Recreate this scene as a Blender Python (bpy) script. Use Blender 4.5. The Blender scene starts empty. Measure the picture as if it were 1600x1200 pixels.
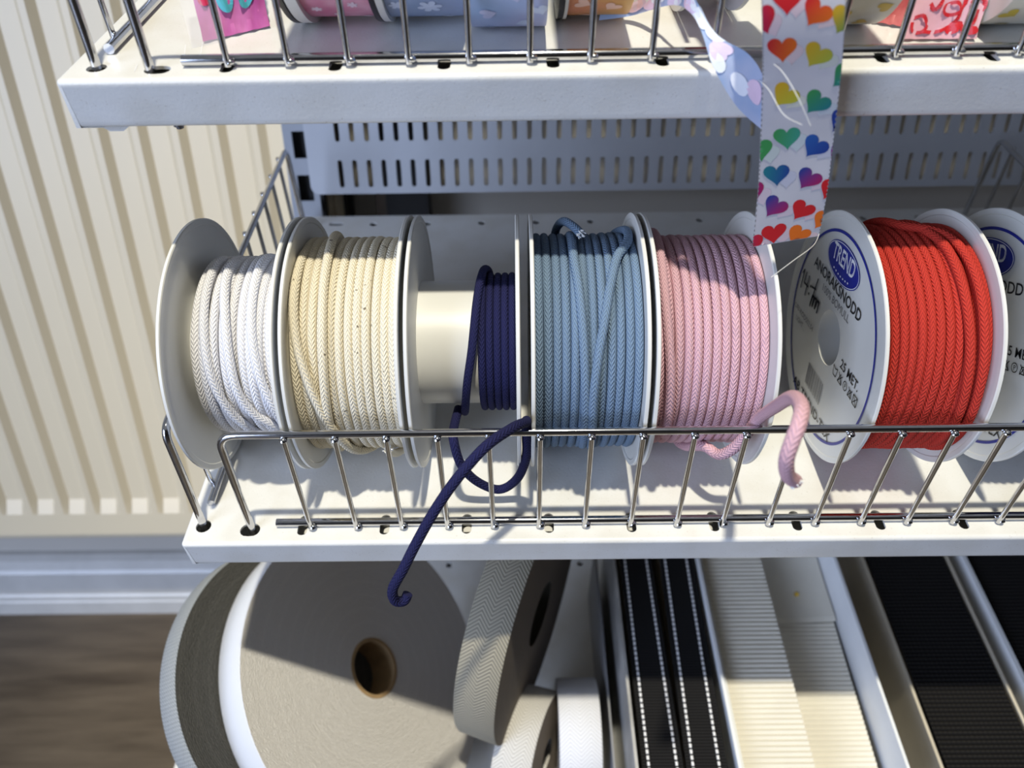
import bpy, math, random
from mathutils import Vector, Matrix
from math import sin, cos, pi, radians, hypot

random.seed(7)
SC = bpy.context.scene
COL = SC.collection
FLOOR = 0.709            # camera height above the floor; Z values below are relative to the camera, FLOOR is added on placing

# ---------------------------------------------------------------- camera
cam_d = bpy.data.cameras.new('camera')
cam_d.sensor_width = 36.0
cam_d.lens = 1228.4 / 1600 * 36.0
cam_d.clip_start = 0.01
cam_d.dof.use_dof = True
cam_d.dof.focus_distance = 0.395
cam_d.dof.aperture_fstop = 7.0
cam = bpy.data.objects.new('camera', cam_d)
COL.objects.link(cam)
R_ = Vector((0.9999, 0.0032, -0.0140)).normalized()
F_ = Vector((-0.0091, 0.8937, -0.4485)).normalized()
U_ = R_.cross(F_).normalized()
R_ = F_.cross(U_).normalized()
M = Matrix((R_, U_, -F_)).transposed().to_4x4()
M.translation = Vector((0, 0, FLOOR))
cam.matrix_world = M
SC.camera = cam

# ---------------------------------------------------------------- world, lights, exposure
W = bpy.data.worlds.new('world')
SC.world = W
W.use_nodes = True
W.node_tree.nodes['Background'].inputs[0].default_value = (0.62, 0.66, 0.74, 1)
W.node_tree.nodes['Background'].inputs[1].default_value = 0.31

def lamp(name, kind, energy, color, loc, direction):
    d = bpy.data.lights.new(name, kind)
    d.energy = energy
    d.color = color
    o = bpy.data.objects.new(name, d)
    o.location = loc
    o.rotation_euler = Vector(direction).to_track_quat('-Z', 'Y').to_euler()
    COL.objects.link(o)
    return d
# ceiling spotlight of the shop, aimed at the display from in front and above
SPOT_AIM = Vector((0.08, 0.40, FLOOR - 0.22))
SPOT_DIR = Vector((0.0, 0.4225, -0.9064)).normalized()
spot = lamp('ceiling_spotlight', 'SPOT', 920, (1.0, 0.94, 0.77), SPOT_AIM - SPOT_DIR * 4.5, SPOT_DIR)
spot.spot_size = radians(20)
spot.spot_blend = 1.0
spot.shadow_soft_size = 0.075
win = lamp('window_daylight', 'AREA', 58, (0.60, 0.72, 1.0), (-1.6, -1.5, 0.78), (1.6, 1.9, -0.2))
win.shape = 'RECTANGLE'
win.size = 1.4
win.size_y = 1.4

SC.view_settings.view_transform = 'Standard'
SC.view_settings.look = 'None'
SC.view_settings.gamma = 1.0
SC.view_settings.exposure = 0.0
SC.view_settings.use_curve_mapping = False

# ---------------------------------------------------------------- shelf frames
TILT = 0.2994
VY, VZ = cos(TILT), sin(TILT)
Y0 = 0.3492
Z_TOP, Z_MID, Z_LOW = -0.0282, -0.2643, -0.624
def frame_point(z0, x, v, n):
    return Vector((x, Y0 + v * VY - n * VZ, z0 + v * VZ + n * VY + FLOOR))
def Wp(x, y, z):
    return Vector((x, y, z + FLOOR))

# ---------------------------------------------------------------- materials
def new_mat(name):
    m = bpy.data.materials.new(name)
    m.use_nodes = True
    nt = m.node_tree
    return m, nt, nt.nodes['Principled BSDF']
def node(nt, kind, **kw):
    n = nt.nodes.new(kind)
    for k, v in kw.items():
        if k.startswith('i'):
            n.inputs[int(k[1:])].default_value = v
        else:
            setattr(n, k, v)
    return n
def math_n(nt, op, a, b=None, c=None):
    n = nt.nodes.new('ShaderNodeMath')
    n.operation = op
    for i, s in enumerate((a, b, c)):
        if s is None:
            continue
        if isinstance(s, (int, float)):
            n.inputs[i].default_value = s
        else:
            nt.links.new(s, n.inputs[i])
    return n.outputs[0]
def mix_col(nt, fac, a, b):
    n = nt.nodes.new('ShaderNodeMix')
    n.data_type = 'RGBA'
    if isinstance(fac, (int, float)):
        n.inputs[0].default_value = fac
    else:
        nt.links.new(fac, n.inputs[0])
    for i, s in ((6, a), (7, b)):
        if isinstance(s, tuple):
            n.inputs[i].default_value = s + (1,) if len(s) == 3 else s
        else:
            nt.links.new(s, n.inputs[i])
    return n.outputs[2]
def bump(nt, bsdf, h, dist, strength=1.0):
    b = nt.nodes.new('ShaderNodeBump')
    b.inputs['Strength'].default_value = strength
    b.inputs['Distance'].default_value = dist
    nt.links.new(h, b.inputs['Height'])
    nt.links.new(b.outputs[0], bsdf.inputs['Normal'])
def noise_fac(nt, scale, detail=3, coords=None, rough=0.5):
    n = nt.nodes.new('ShaderNodeTexNoise')
    n.inputs['Scale'].default_value = scale
    n.inputs['Detail'].default_value = detail
    n.inputs['Roughness'].default_value = rough
    if coords is None:
        tc = nt.nodes.new('ShaderNodeTexCoord')
        coords = tc.outputs['Object']
    nt.links.new(coords, n.inputs['Vector'])
    return n.outputs['Fac']
def ramp(nt, fac, lo, hi):
    n = nt.nodes.new('ShaderNodeMapRange')
    n.inputs[1].default_value = lo
    n.inputs[2].default_value = hi
    nt.links.new(fac, n.inputs[0])
    return n.outputs[0]
def scl(c, k):
    return tuple(min(1, x * k) for x in c)

def plain(name, col, rough=0.5, metal=0.0, var=0.0, scale=40, bmp=0.0, spec=None):
    m, nt, b = new_mat(name)
    b.inputs['Roughness'].default_value = rough
    b.inputs['Metallic'].default_value = metal
    if spec is not None:
        b.inputs['Specular IOR Level'].default_value = spec
    f = noise_fac(nt, scale, 4)
    if var:
        nt.links.new(mix_col(nt, ramp(nt, f, 0.35, 0.7), scl(col, 1 - var), scl(col, 1 + var * 0.4)), b.inputs['Base Color'])
    else:
        b.inputs['Base Color'].default_value = col + (1,)
    if bmp:
        bump(nt, b, f, bmp)
    return m

def painted_shelf():
    m, nt, b = new_mat('white_powder_coat')
    base = (0.72, 0.715, 0.69)
    f1 = ramp(nt, noise_fac(nt, 30, 5), 0.42, 0.66)
    f2 = ramp(nt, noise_fac(nt, 900, 2), 0.66, 0.74)
    f3 = ramp(nt, noise_fac(nt, 14, 2), 0.60, 0.66)
    c = mix_col(nt, f1, base, (0.66, 0.645, 0.60))
    c = mix_col(nt, math_n(nt, 'MULTIPLY', f2, 0.5), c, (0.42, 0.37, 0.30))
    c = mix_col(nt, math_n(nt, 'MULTIPLY', f3, 0.35), c, (0.77, 0.77, 0.77))
    nt.links.new(c, b.inputs['Base Color'])
    b.inputs['Roughness'].default_value = 0.38
    bump(nt, b, noise_fac(nt, 700, 2), 0.00008)
    return m
M_SHELF = painted_shelf()
M_CHROME = plain('chrome', (0.60, 0.60, 0.61), 0.09, 1.0, var=0.10, scale=160)
M_PLASTIC = plain('white_plastic', (0.72, 0.715, 0.68), 0.40, var=0.03, scale=30)
M_PANEL = plain('blue_grey_steel', (0.52, 0.54, 0.58), 0.5, var=0.05, scale=20)
M_UPR = plain('grey_steel_upright', (0.36, 0.38, 0.42), 0.5, var=0.06)
M_BLACK = plain('black_post_and_slot_shadow', (0.012, 0.012, 0.014), 0.6, var=0.1)  # black of the wall posts; painted shadow inside the upright's slots
M_BROWN = plain('dark_brown_wood', (0.09, 0.065, 0.045), 0.6, var=0.2)
M_RAD = plain('cream_enamel', (0.66, 0.575, 0.415), 0.40, var=0.03, scale=6)
M_WALL = plain('wall_paint', (0.44, 0.42, 0.385), 0.8, var=0.05, scale=5)
M_BASE = plain('baseboard_paint', (0.52, 0.515, 0.50), 0.22, var=0.10, scale=22)
M_CARD = plain('brown_cardboard', (0.42, 0.28, 0.14), 0.8, var=0.15, scale=90)
M_BOXW = plain('white_card', (0.78, 0.80, 0.82), 0.6, var=0.04)
M_BOXT = plain('cream_card', (0.60, 0.54, 0.43), 0.65, var=0.06)
M_BOXG = plain('grey_card', (0.46, 0.45, 0.43), 0.3, var=0.35, scale=28)
M_INK = plain('black_ink', (0.015, 0.015, 0.018), 0.5)
M_INKG = plain('grey_ink', (0.22, 0.22, 0.23), 0.5)
M_BLUE = plain('blue_ink', (0.012, 0.02, 0.26), 0.45)
M_WHITE = plain('white_ink', (0.82, 0.82, 0.84), 0.5)
M_FRAY = plain('frayed_white_core', (0.88, 0.88, 0.86), 0.9, bmp=0.0006, scale=900, var=0.15)
M_SCREW = plain('screw_steel', (0.25, 0.25, 0.27), 0.35, 0.9)
M_DARKCAP = plain('black_plastic', (0.012, 0.012, 0.014), 0.35, var=0.1)
M_THREAD = plain('white_thread', (0.85, 0.84, 0.80), 0.6)
M_YEL = plain('yellow_plastic', (0.85, 0.55, 0.03), 0.4)

def wood_floor():
    m, nt, b = new_mat('brown_laminate')
    tc = nt.nodes.new('ShaderNodeTexCoord')
    mp = nt.nodes.new('ShaderNodeMapping')
    mp.inputs['Rotation'].default_value = (0, 0, radians(-38))
    mp.inputs['Scale'].default_value = (2.0, 14.0, 1)
    nt.links.new(tc.outputs['Object'], mp.inputs[0])
    f = noise_fac(nt, 3.0, 6, mp.outputs[0], 0.6)
    c = mix_col(nt, ramp(nt, f, 0.3, 0.7), (0.070, 0.052, 0.036), (0.155, 0.122, 0.088))
    nt.links.new(c, b.inputs['Base Color'])
    b.inputs['Roughness'].default_value = 0.42
    return m
M_FLOOR = wood_floor()

def chevron(nt, per, cols, amp):
    """herringbone wave from the UV map: u = metres along, v = 0..1 across or around"""
    uv = nt.nodes.new('ShaderNodeUVMap')
    sp = nt.nodes.new('ShaderNodeSeparateXYZ')
    nt.links.new(uv.outputs[0], sp.inputs[0])
    t = math_n(nt, 'PINGPONG', math_n(nt, 'MULTIPLY', sp.outputs[1], float(cols)), 0.5)
    w = math_n(nt, 'ADD', math_n(nt, 'DIVIDE', sp.outputs[0], per), math_n(nt, 'MULTIPLY', t, 2 * amp))
    s = math_n(nt, 'SINE', math_n(nt, 'MULTIPLY', w, 2 * pi))
    s = math_n(nt, 'MULTIPLY_ADD', s, 0.5, 0.5)
    return s, t
def cord_mat(name, col, speck=0.0):
    m, nt, b = new_mat(name)
    s, t = chevron(nt, 0.0024, 4, 1.15)
    ed = ramp(nt, math_n(nt, 'ABSOLUTE', math_n(nt, 'SUBTRACT', t, 0.25)), 0.25, 0.17)
    h = math_n(nt, 'MULTIPLY', math_n(nt, 'POWER', s, 0.55), math_n(nt, 'MULTIPLY_ADD', ed, 0.45, 0.55))
    fuzz = noise_fac(nt, 1500, 2)
    h2 = math_n(nt, 'MULTIPLY_ADD', fuzz, 0.35, h)
    big = ramp(nt, noise_fac(nt, 60, 2), 0.35, 0.7)
    c = mix_col(nt, ramp(nt, h2, 0.15, 1.0), scl(col, 0.78), scl(col, 1.04))
    c = mix_col(nt, math_n(nt, 'MULTIPLY', big, 0.18), c, scl(col, 0.82))
    if speck:
        sp = ramp(nt, noise_fac(nt, 330, 1), 0.735, 0.76)
        c = mix_col(nt, math_n(nt, 'MULTIPLY', sp, speck), c, (0.10, 0.07, 0.04))
    nt.links.new(c, b.inputs['Base Color'])
    b.inputs['Roughness'].default_value = 0.85
    b.inputs['Specular IOR Level'].default_value = 0.2
    bump(nt, b, h2, 0.00036)
    return m
def tape_mat(name, c0, c1, per=0.0022, cols=2, amp=4.0):
    m, nt, b = new_mat(name)
    s, t = chevron(nt, per, cols, amp)
    c = mix_col(nt, s, c0, c1)
    nt.links.new(c, b.inputs['Base Color'])
    b.inputs['Roughness'].default_value = 0.8
    bump(nt, b, s, 0.0003)
    return m
def coil_mat(name, c0, c1, per=0.0011):
    """edges of wound tape: fine concentric layers round the roll's own axis"""
    m, nt, b = new_mat(name)
    tc = nt.nodes.new('ShaderNodeTexCoord')
    sp = nt.nodes.new('ShaderNodeSeparateXYZ')
    nt.links.new(tc.outputs['Object'], sp.inputs[0])
    r = math_n(nt, 'SQRT', math_n(nt, 'ADD', math_n(nt, 'MULTIPLY', sp.outputs[0], sp.outputs[0]), math_n(nt, 'MULTIPLY', sp.outputs[1], sp.outputs[1])))
    wob = noise_fac(nt, 500, 2)
    w = math_n(nt, 'ADD', math_n(nt, 'DIVIDE', r, per), math_n(nt, 'MULTIPLY', wob, 1.6))
    s = math_n(nt, 'MULTIPLY_ADD', math_n(nt, 'SINE', math_n(nt, 'MULTIPLY', w, 2 * pi)), 0.5, 0.5)
    wide = math_n(nt, 'MULTIPLY_ADD', math_n(nt, 'SINE', math_n(nt, 'MULTIPLY', r, 2 * pi / 0.011)), 0.5, 0.5)
    k = math_n(nt, 'MULTIPLY_ADD', math_n(nt, 'POWER', wide, 8.0), 0.14, math_n(nt, 'MULTIPLY', s, 0.86))
    nt.links.new(mix_col(nt, k, c0, c1), b.inputs['Base Color'])
    b.inputs['Roughness'].default_value = 0.85
    bump(nt, b, s, 0.0004)
    return m
def printed(name, rough=0.42):
    m, nt, b = new_mat(name)
    a = nt.nodes.new('ShaderNodeVertexColor')
    a.layer_name = 'print'
    nt.links.new(a.outputs[0], b.inputs['Base Color'])
    b.inputs['Roughness'].default_value = rough
    return m
M_PRINT = printed('printed_satin')
def satin(name, c0, c1, scale=25, rough=0.38, thin=0.0):
    m, nt, b = new_mat(name)
    f = ramp(nt, noise_fac(nt, scale, 2), 0.35, 0.65)
    c = mix_col(nt, f, c0, c1)
    nt.links.new(c, b.inputs['Base Color'])
    b.inputs['Roughness'].default_value = rough
    if thin:
        tr = nt.nodes.new('ShaderNodeBsdfTranslucent')
        nt.links.new(c, tr.inputs[0])
        mx = nt.nodes.new('ShaderNodeMixShader')
        mx.inputs[0].default_value = thin
        out = nt.nodes['Material Output']
        nt.links.new(b.outputs[0], mx.inputs[1])
        nt.links.new(tr.outputs[0], mx.inputs[2])
        nt.links.new(mx.outputs[0], out.inputs[0])
    return m
def film():
    m, nt, b = new_mat('clear_film')
    b.inputs['Base Color'].default_value = (0.95, 0.93, 0.97, 1)
    b.inputs['Roughness'].default_value = 0.08
    b.inputs['Alpha'].default_value = 0.22
    return m
M_FILM = film()
M_C = {
    'white': cord_mat('white_cotton_cord', (0.83, 0.82, 0.84)),
    'cream': cord_mat('natural_cotton_cord', (0.82, 0.74, 0.57), 0.8),
    'navy': cord_mat('navy_cotton_cord', (0.014, 0.015, 0.066)),
    'blue': cord_mat('light_blue_cotton_cord', (0.175, 0.255, 0.37)),
    'pink': cord_mat('pink_cotton_cord', (0.68, 0.42, 0.475)),
    'red': cord_mat('red_cotton_cord', (0.52, 0.042, 0.028)),
}

# ---------------------------------------------------------------- mesh helpers
class MB:
    def __init__(self):
        self.v, self.f, self.uv, self.c = [], [], [], []
    def add(self, vs, fs, uvs=None, cols=None):
        o = len(self.v)
        self.v += [tuple(p) for p in vs]
        for k, f in enumerate(fs):
            self.f.append([i + o for i in f])
            self.uv.append(uvs[k] if uvs else [(0, 0)] * len(f))
            self.c.append(cols if isinstance(cols, tuple) else ([cols[i] for i in f] if cols else (1, 1, 1)))
        return self
    def mesh(self, name, mat, smooth=True, sharp=None):
        me = bpy.data.meshes.new(name)
        me.from_pydata(self.v, [], self.f)
        uvl = me.uv_layers.new(name='UVMap')
        flat = [x for f in self.uv for p in f for x in p]
        uvl.data.foreach_set('uv', flat)
        if any(c != (1, 1, 1) for c in self.c):
            ca = me.color_attributes.new('print', 'FLOAT_COLOR', 'CORNER')
            out = []
            for f, c in zip(self.f, self.c):
                for i in range(len(f)):
                    cc = c if isinstance(c, tuple) else c[i]
                    out += [cc[0], cc[1], cc[2], 1.0]
            ca.data.foreach_set('color', out)
        me.materials.append(mat)
        me.update()
        if smooth:
            me.polygons.foreach_set('use_smooth', [True] * len(me.polygons))
            if sharp is not None:
                me.set_sharp_from_angle(angle=radians(sharp))
        return me
def obj(name, me, parent=None, label=None):
    o = bpy.data.objects.new(name, me)
    COL.objects.link(o)
    if parent is not None:
        o.parent = parent
    if label:
        o['label'] = label
    return o
def part(name, mb, mat, parent, smooth=True, sharp=40, label=None):
    return obj(name, mb.mesh(name, mat, smooth, sharp), parent, label)
def thing(name, label, cat, loc=(0, 0, 0), rot=(0, 0, 0), group=None):
    o = bpy.data.objects.new(name, None)
    o.empty_display_size = 0.02
    o.location = loc
    o.rotation_euler = rot
    COL.objects.link(o)
    o['label'] = label
    o['category'] = cat
    if group:
        o['group'] = group
    return o
def struct(name, mb, mat, smooth=False):
    o = part(name, mb, mat, None, smooth)
    o['kind'] = 'structure'
    return o

def box(mb, x0, x1, y0, y1, z0, z1):
    v = [(x, y, z) for z in (z0, z1) for y in (y0, y1) for x in (x0, x1)]
    return mb.add(v, [(0, 2, 3, 1), (4, 5, 7, 6), (0, 1, 5, 4), (2, 6, 7, 3), (0, 4, 6, 2), (1, 3, 7, 5)])
def smooth_path(pts, n):
    """Catmull-Rom through control points"""
    P = [Vector(p) for p in pts]
    out = []
    m = len(P)
    for i in range(m - 1):
        p0, p1, p2, p3 = P[max(i - 1, 0)], P[i], P[i + 1], P[min(i + 2, m - 1)]
        for k in range(n):
            t = k / n
            out.append(0.5 * ((2 * p1) + (p2 - p0) * t + (2 * p0 - 5 * p1 + 4 * p2 - p3) * t * t + (3 * p1 - p0 - 3 * p2 + p3) * t ** 3))
    out.append(P[-1])
    return out
def tube(mb, pts, r, sides=12, caps=True, closed=False, up=None):
    pts = [Vector(p) for p in pts]
    n = len(pts)
    T = []
    for i in range(n):
        a = pts[(i - 1) % n] if closed else pts[max(i - 1, 0)]
        b = pts[(i + 1) % n] if closed else pts[min(i + 1, n - 1)]
        T.append((b - a).normalized())
    nrm = Vector(up) if up else T[0].orthogonal()
    vs, L = [], 0.0
    Ls = []
    for i in range(n):
        nrm = (nrm - T[i] * nrm.dot(T[i])).normalized()
        bi = T[i].cross(nrm)
        if i:
            L += (pts[i] - pts[i - 1]).length
        Ls.append(L)
        rr = r(i / (n - 1)) if callable(r) else r
        for k in range(sides):
            a = 2 * pi * k / sides
            vs.append(pts[i] + (nrm * cos(a) + bi * sin(a)) * rr)
    fs, us = [], []
    for i in range(n if closed else n - 1):
        j = (i + 1) % n
        for k in range(sides):
            k2 = (k + 1) % sides
            fs.append((i * sides + k, i * sides + k2, j * sides + k2, j * sides + k))
            l2 = Ls[j] if j else L + 0.001
            us.append([(Ls[i], k / sides), (Ls[i], (k + 1) / sides), (l2, (k + 1) / sides), (l2, k / sides)])
    if caps and not closed:
        fs.append(tuple(range(sides - 1, -1, -1)))
        us.append([(0, 0)] * sides)
        fs.append(tuple((n - 1) * sides + k for k in range(sides)))
        us.append([(0, 0)] * sides)
    return mb.add(vs, fs, us)
def rod(pts, r, fillet=0.006, seg=6):
    """polyline with rounded corners, as path points"""
    P = [Vector(p) for p in pts]
    out = [P[0]]
    for i in range(1, len(P) - 1):
        a, b, c = P[i - 1], P[i], P[i + 1]
        d1, d2 = (a - b).normalized(), (c - b).normalized()
        s, e = b + d1 * fillet, b + d2 * fillet
        for k in range(seg + 1):
            t = k / seg
            out.append(s * (1 - t) ** 2 + b * 2 * t * (1 - t) + e * t * t)
    out.append(P[-1])
    return out
def lathe_x(mb, prof, seg=72, cy=0.0, cz=0.0, closed=True):
    """profile of (x, r) turned about the x axis through (cy, cz)"""
    m = len(prof)
    vs, fs, us = [], [], []
    for k in range(seg):
        a = 2 * pi * k / seg
        for x, r in prof:
            vs.append((x, cy + r * cos(a), cz + r * sin(a)))
    for k in range(seg):
        k2 = (k + 1) % seg
        for i in range(m if closed else m - 1):
            j = (i + 1) % m
            fs.append((k * m + i, k * m + j, k2 * m + j, k2 * m + i))
            r0 = max(prof[i][1], prof[j][1])
            c0, c1 = 2 * pi * k / seg * r0, 2 * pi * (k + 1) / seg * r0
            v0, v1 = (0, 1) if i % 2 == 0 else (1, 0)
            us.append([(c0, v0), (c0, v1), (c1, v1), (c1, v0)])
    return mb.add(vs, fs, us)
def hole_cell(mb, x0, x1, y0, y1, cx, cy, hx, hy, z, th, put, seg=16):
    """flat rectangular cell with a stadium-shaped hole; put(x, y, z) places the vertex"""
    vo, vi, vb = [], [], []
    angs = [2 * pi * k / seg for k in range(seg)]
    for a in angs:
        ca, sa = cos(a), sin(a)
        if hx < hy:
            px, py = hx * ca, hx * sa + (hy - hx) * (1 if sa > 1e-6 else -1 if sa < -1e-6 else 0)
        else:
            px, py = hy * ca + (hx - hy) * (1 if ca > 1e-6 else -1 if ca < -1e-6 else 0), hy * sa
        vi.append((cx + px, cy + py))
        k = 1 / max(abs(ca), abs(sa))
        ex, ey = ca * k, sa * k
        vo.append((cx + ex * ((x1 - cx) if ex > 0 else (cx - x0)), cy + ey * ((y1 - cy) if ey > 0 else (cy - y0))))
    vs = [put(p[0], p[1], z) for p in vo] + [put(p[0], p[1], z) for p in vi] + [put(p[0], p[1], z - th) for p in vi]
    fs = []
    for k in range(seg):
        j = (k + 1) % seg
        fs.append((k, j, seg + j, seg + k))
        fs.append((seg + k, seg + j, 2 * seg + j, 2 * seg + k))
    mb.add(vs, fs)

def text_mesh(mb, s, x, y, h, put, shear=0.0, width=None, align='LEFT', bold=0.0):
    cu = bpy.data.curves.new('lettering', 'FONT')
    cu.body = s
    cu.align_x = align
    cu.offset = bold
    cu.shear = shear
    cu.resolution_u = 3
    o = bpy.data.objects.new('lettering', cu)
    COL.objects.link(o)
    dg = bpy.context.evaluated_depsgraph_get()
    dg.update()
    me = bpy.data.meshes.new_from_object(o.evaluated_get(dg))
    xs = [v.co.x for v in me.vertices]
    k = h / 0.7
    kx = k if width is None else width / (max(xs) - min(xs))
    mb.add([put(x + v.co.x * kx, y + v.co.y * k) for v in me.vertices], [tuple(p.vertices) for p in me.polygons])
    bpy.data.objects.remove(o)
    bpy.data.curves.remove(cu)
    bpy.data.meshes.remove(me)

# ================================================================ setting
mb = MB(); box(mb, -3, 3, -3, 0.80, FLOOR * 0 - 0.02, 0.0); struct('floor', mb, M_FLOOR)
mb = MB(); box(mb, -3, 3, 0.79, 0.85, 0.0, 2.6); struct('wall_back', mb, M_WALL)
M_SHOP = plain('shop_wall', (0.16, 0.14, 0.125), 0.8, var=0.5, scale=3)
mb = MB(); box(mb, -3, 3, -3.06, -3.0, 0.0, 2.6); struct('wall_front', mb, M_SHOP)
mb = MB(); box(mb, 3.0, 3.06, -3.0, 0.85, 0.0, 2.6); struct('wall_right', mb, M_SHOP)
mb = MB()
prof = [(0.790, 0.0), (0.768, 0.0), (0.768, 0.019), (0.7695, 0.021), (0.7695, 0.027), (0.7715, 0.030), (0.7715, 0.062), (0.774, 0.066), (0.777, 0.078), (0.783, 0.084), (0.790, 0.085)]
vs = [(x, y, z) for x in (-3, 3) for y, z in prof]
m = len(prof)
mb.add(vs, [(i, i + 1, m + i + 1, m + i) for i in range(m - 1)])
struct('baseboard_back', mb, M_BASE)

# ---- radiator
RY, RP = 0.700, 0.0343
rad = thing('panel_radiator', 'cream ribbed panel radiator mounted on the wall beside the shelving', 'radiator', (-0.5, RY, 0.0))
mb = MB()
zb, zr0, zr1, zt = 0.178, 0.205, 0.220, 0.80
xs, ds = [], []
x = -0.62
while x < 0.325:
    for fx, d in ((0.0, 0.0), (0.17, 0.0), (0.33, 0.0072), (0.82, 0.0072)):
        if x + fx * RP < 0.330:
            xs.append(x + fx * RP); ds.append(d)
    x += RP
xs.append(0.335); ds.append(0.0)
rows = [(zb - 0.006, 0.012, 0), (zb - 0.004, 0.005, 0), (zb, 0.0, 0), (zr0, 0.0, 0), (zr1, 0.0, 1), (zt - 0.03, 0.0, 1), (zt - 0.015, 0.0, 0), (zt, 0.0, 0), (zt + 0.004, 0.012, 0)]
n = len(xs)
vs = [(xx, back + d * use, z) for z, back, use in rows for xx, d in zip(xs, ds)]
fs = [(r * n + i, r * n + i + 1, (r + 1) * n + i + 1, (r + 1) * n + i) for r in range(len(rows) - 1) for i in range(n - 1)]
mb.add(vs, fs)
part('front_panel', mb, M_RAD, rad, True, 25)
mb = MB(); box(mb, xs[0], xs[-1], 0.012, 0.062, zb - 0.002, zt); part('back_panel', mb, M_RAD, rad, False)
mb = MB(); tube(mb, [(xs[0], 0.014, zb - 0.008), (xs[-1], 0.014, zb - 0.008)], 0.0055, 10); part('bottom_seam', mb, M_RAD, rad)

# ---- perforated back panel and upright
PY = 0.665
pan = thing('perforated_back_panel', 'blue-grey steel back panel punched with rows of vertical slots', 'panel', (0, PY, FLOOR))
mb = MB()
P0, PP = -0.1468, 0.01211
rowsz = [(-0.1358 + 0.0373 * k, -0.1545 + 0.0373 * k, -0.1172 + 0.0373 * k) for k in range(11)]
PT = rowsz[-1][2]
nx = 56
put = lambda X, Z, d: (X, -d, Z)
for zc, z0, z1 in rowsz:
    if z0 < -0.15:
        z0 = -0.1480
    for k in range(nx):
        cx = P0 + k * PP
        hole_cell(mb, cx - PP / 2, cx + PP / 2, z0, z1, cx, zc, 0.0021, 0.0113, 0.0, 0.0016, put, 16)
xl, xr = P0 - PP / 2, P0 + (nx - 0.5) * PP
def strip(pts0, pts1):
    vs = list(pts0) + list(pts1); q = len(pts0)
    mb.add(vs, [(i, i + 1, q + i + 1, q + i) for i in range(q - 1)])
rc = 0.007
xe = -0.1735
arc = [(xe + rc - rc * cos(t), -0.1525 + rc - rc * sin(t)) for t in [pi / 2 * k / 6 for k in range(7)]]
mb.add([(xl, 0, PT), (xe, 0, PT)] + [(p[0], 0, p[1]) for p in arc] + [(xl, 0, -0.1525)], [tuple(range(10))])
mb.add([(xl, 0, -0.148), (xr, 0, -0.148), (xr, 0, -0.1525), (xl, 0, -0.1525)], [(0, 1, 2, 3)])
mb.add([(xe, 0, PT), (xe, 0.012, PT), (xe, 0.012, -0.146), (xe, 0, -0.146)], [(0, 1, 2, 3)])
mb.add([(xe + rc, 0, -0.1525), (xr, 0, -0.1525), (xr, 0.012, -0.1525), (xe + rc, 0.012, -0.1525)], [(0, 1, 2, 3)])
part('slotted_sheet', mb, M_PANEL, pan, False)
upr = thing('shelf_upright', 'grey steel upright post with large rectangular slots beside the back panel', 'post', (-0.1845, 0.678, 0.0))
mb = MB()
box(mb, -0.0105, -0.0030, 0, 0.002, 0.0, 1.15)
box(mb, 0.0095, 0.0145, 0, 0.002, 0.0, 1.15)
z = 0.03
while z < 1.1:
    box(mb, -0.0030, 0.0095, 0, 0.002, z, z + 0.014)
    z += 0.036 + 0.0
box(mb, -0.0105, -0.009, 0.002, 0.03, 0.0, 1.15)
part('slotted_face', mb, M_UPR, upr, False)
mb = MB(); box(mb, -0.009, 0.0145, 0.012, 0.03, 0.0, 1.15); part('shadow_black_channel', mb, M_BLACK, upr, False)  # coloured black to stand in for the shadow seen through the slots
t = thing('wall_post', 'black post standing between the slotted panel and the wall', 'post', (-0.1045, 0.745, 0))
mb = MB(); box(mb, -0.020, 0.020, 0, 0.03, 0, 1.2); part('post_face', mb, M_BLACK, t, False)
mb = MB(); box(mb, -0.030, -0.020, 0.002, 0.03, 0, 1.2); part('wood_edge', mb, M_BROWN, t, False)
t = thing('wall_post', 'narrow dark post behind the slotted upright', 'post', (-0.1735, 0.745, 0))
mb = MB(); box(mb, -0.012, 0.012, 0, 0.03, 0, 1.2); part('post_face', mb, M_BLACK, t, False)

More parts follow.
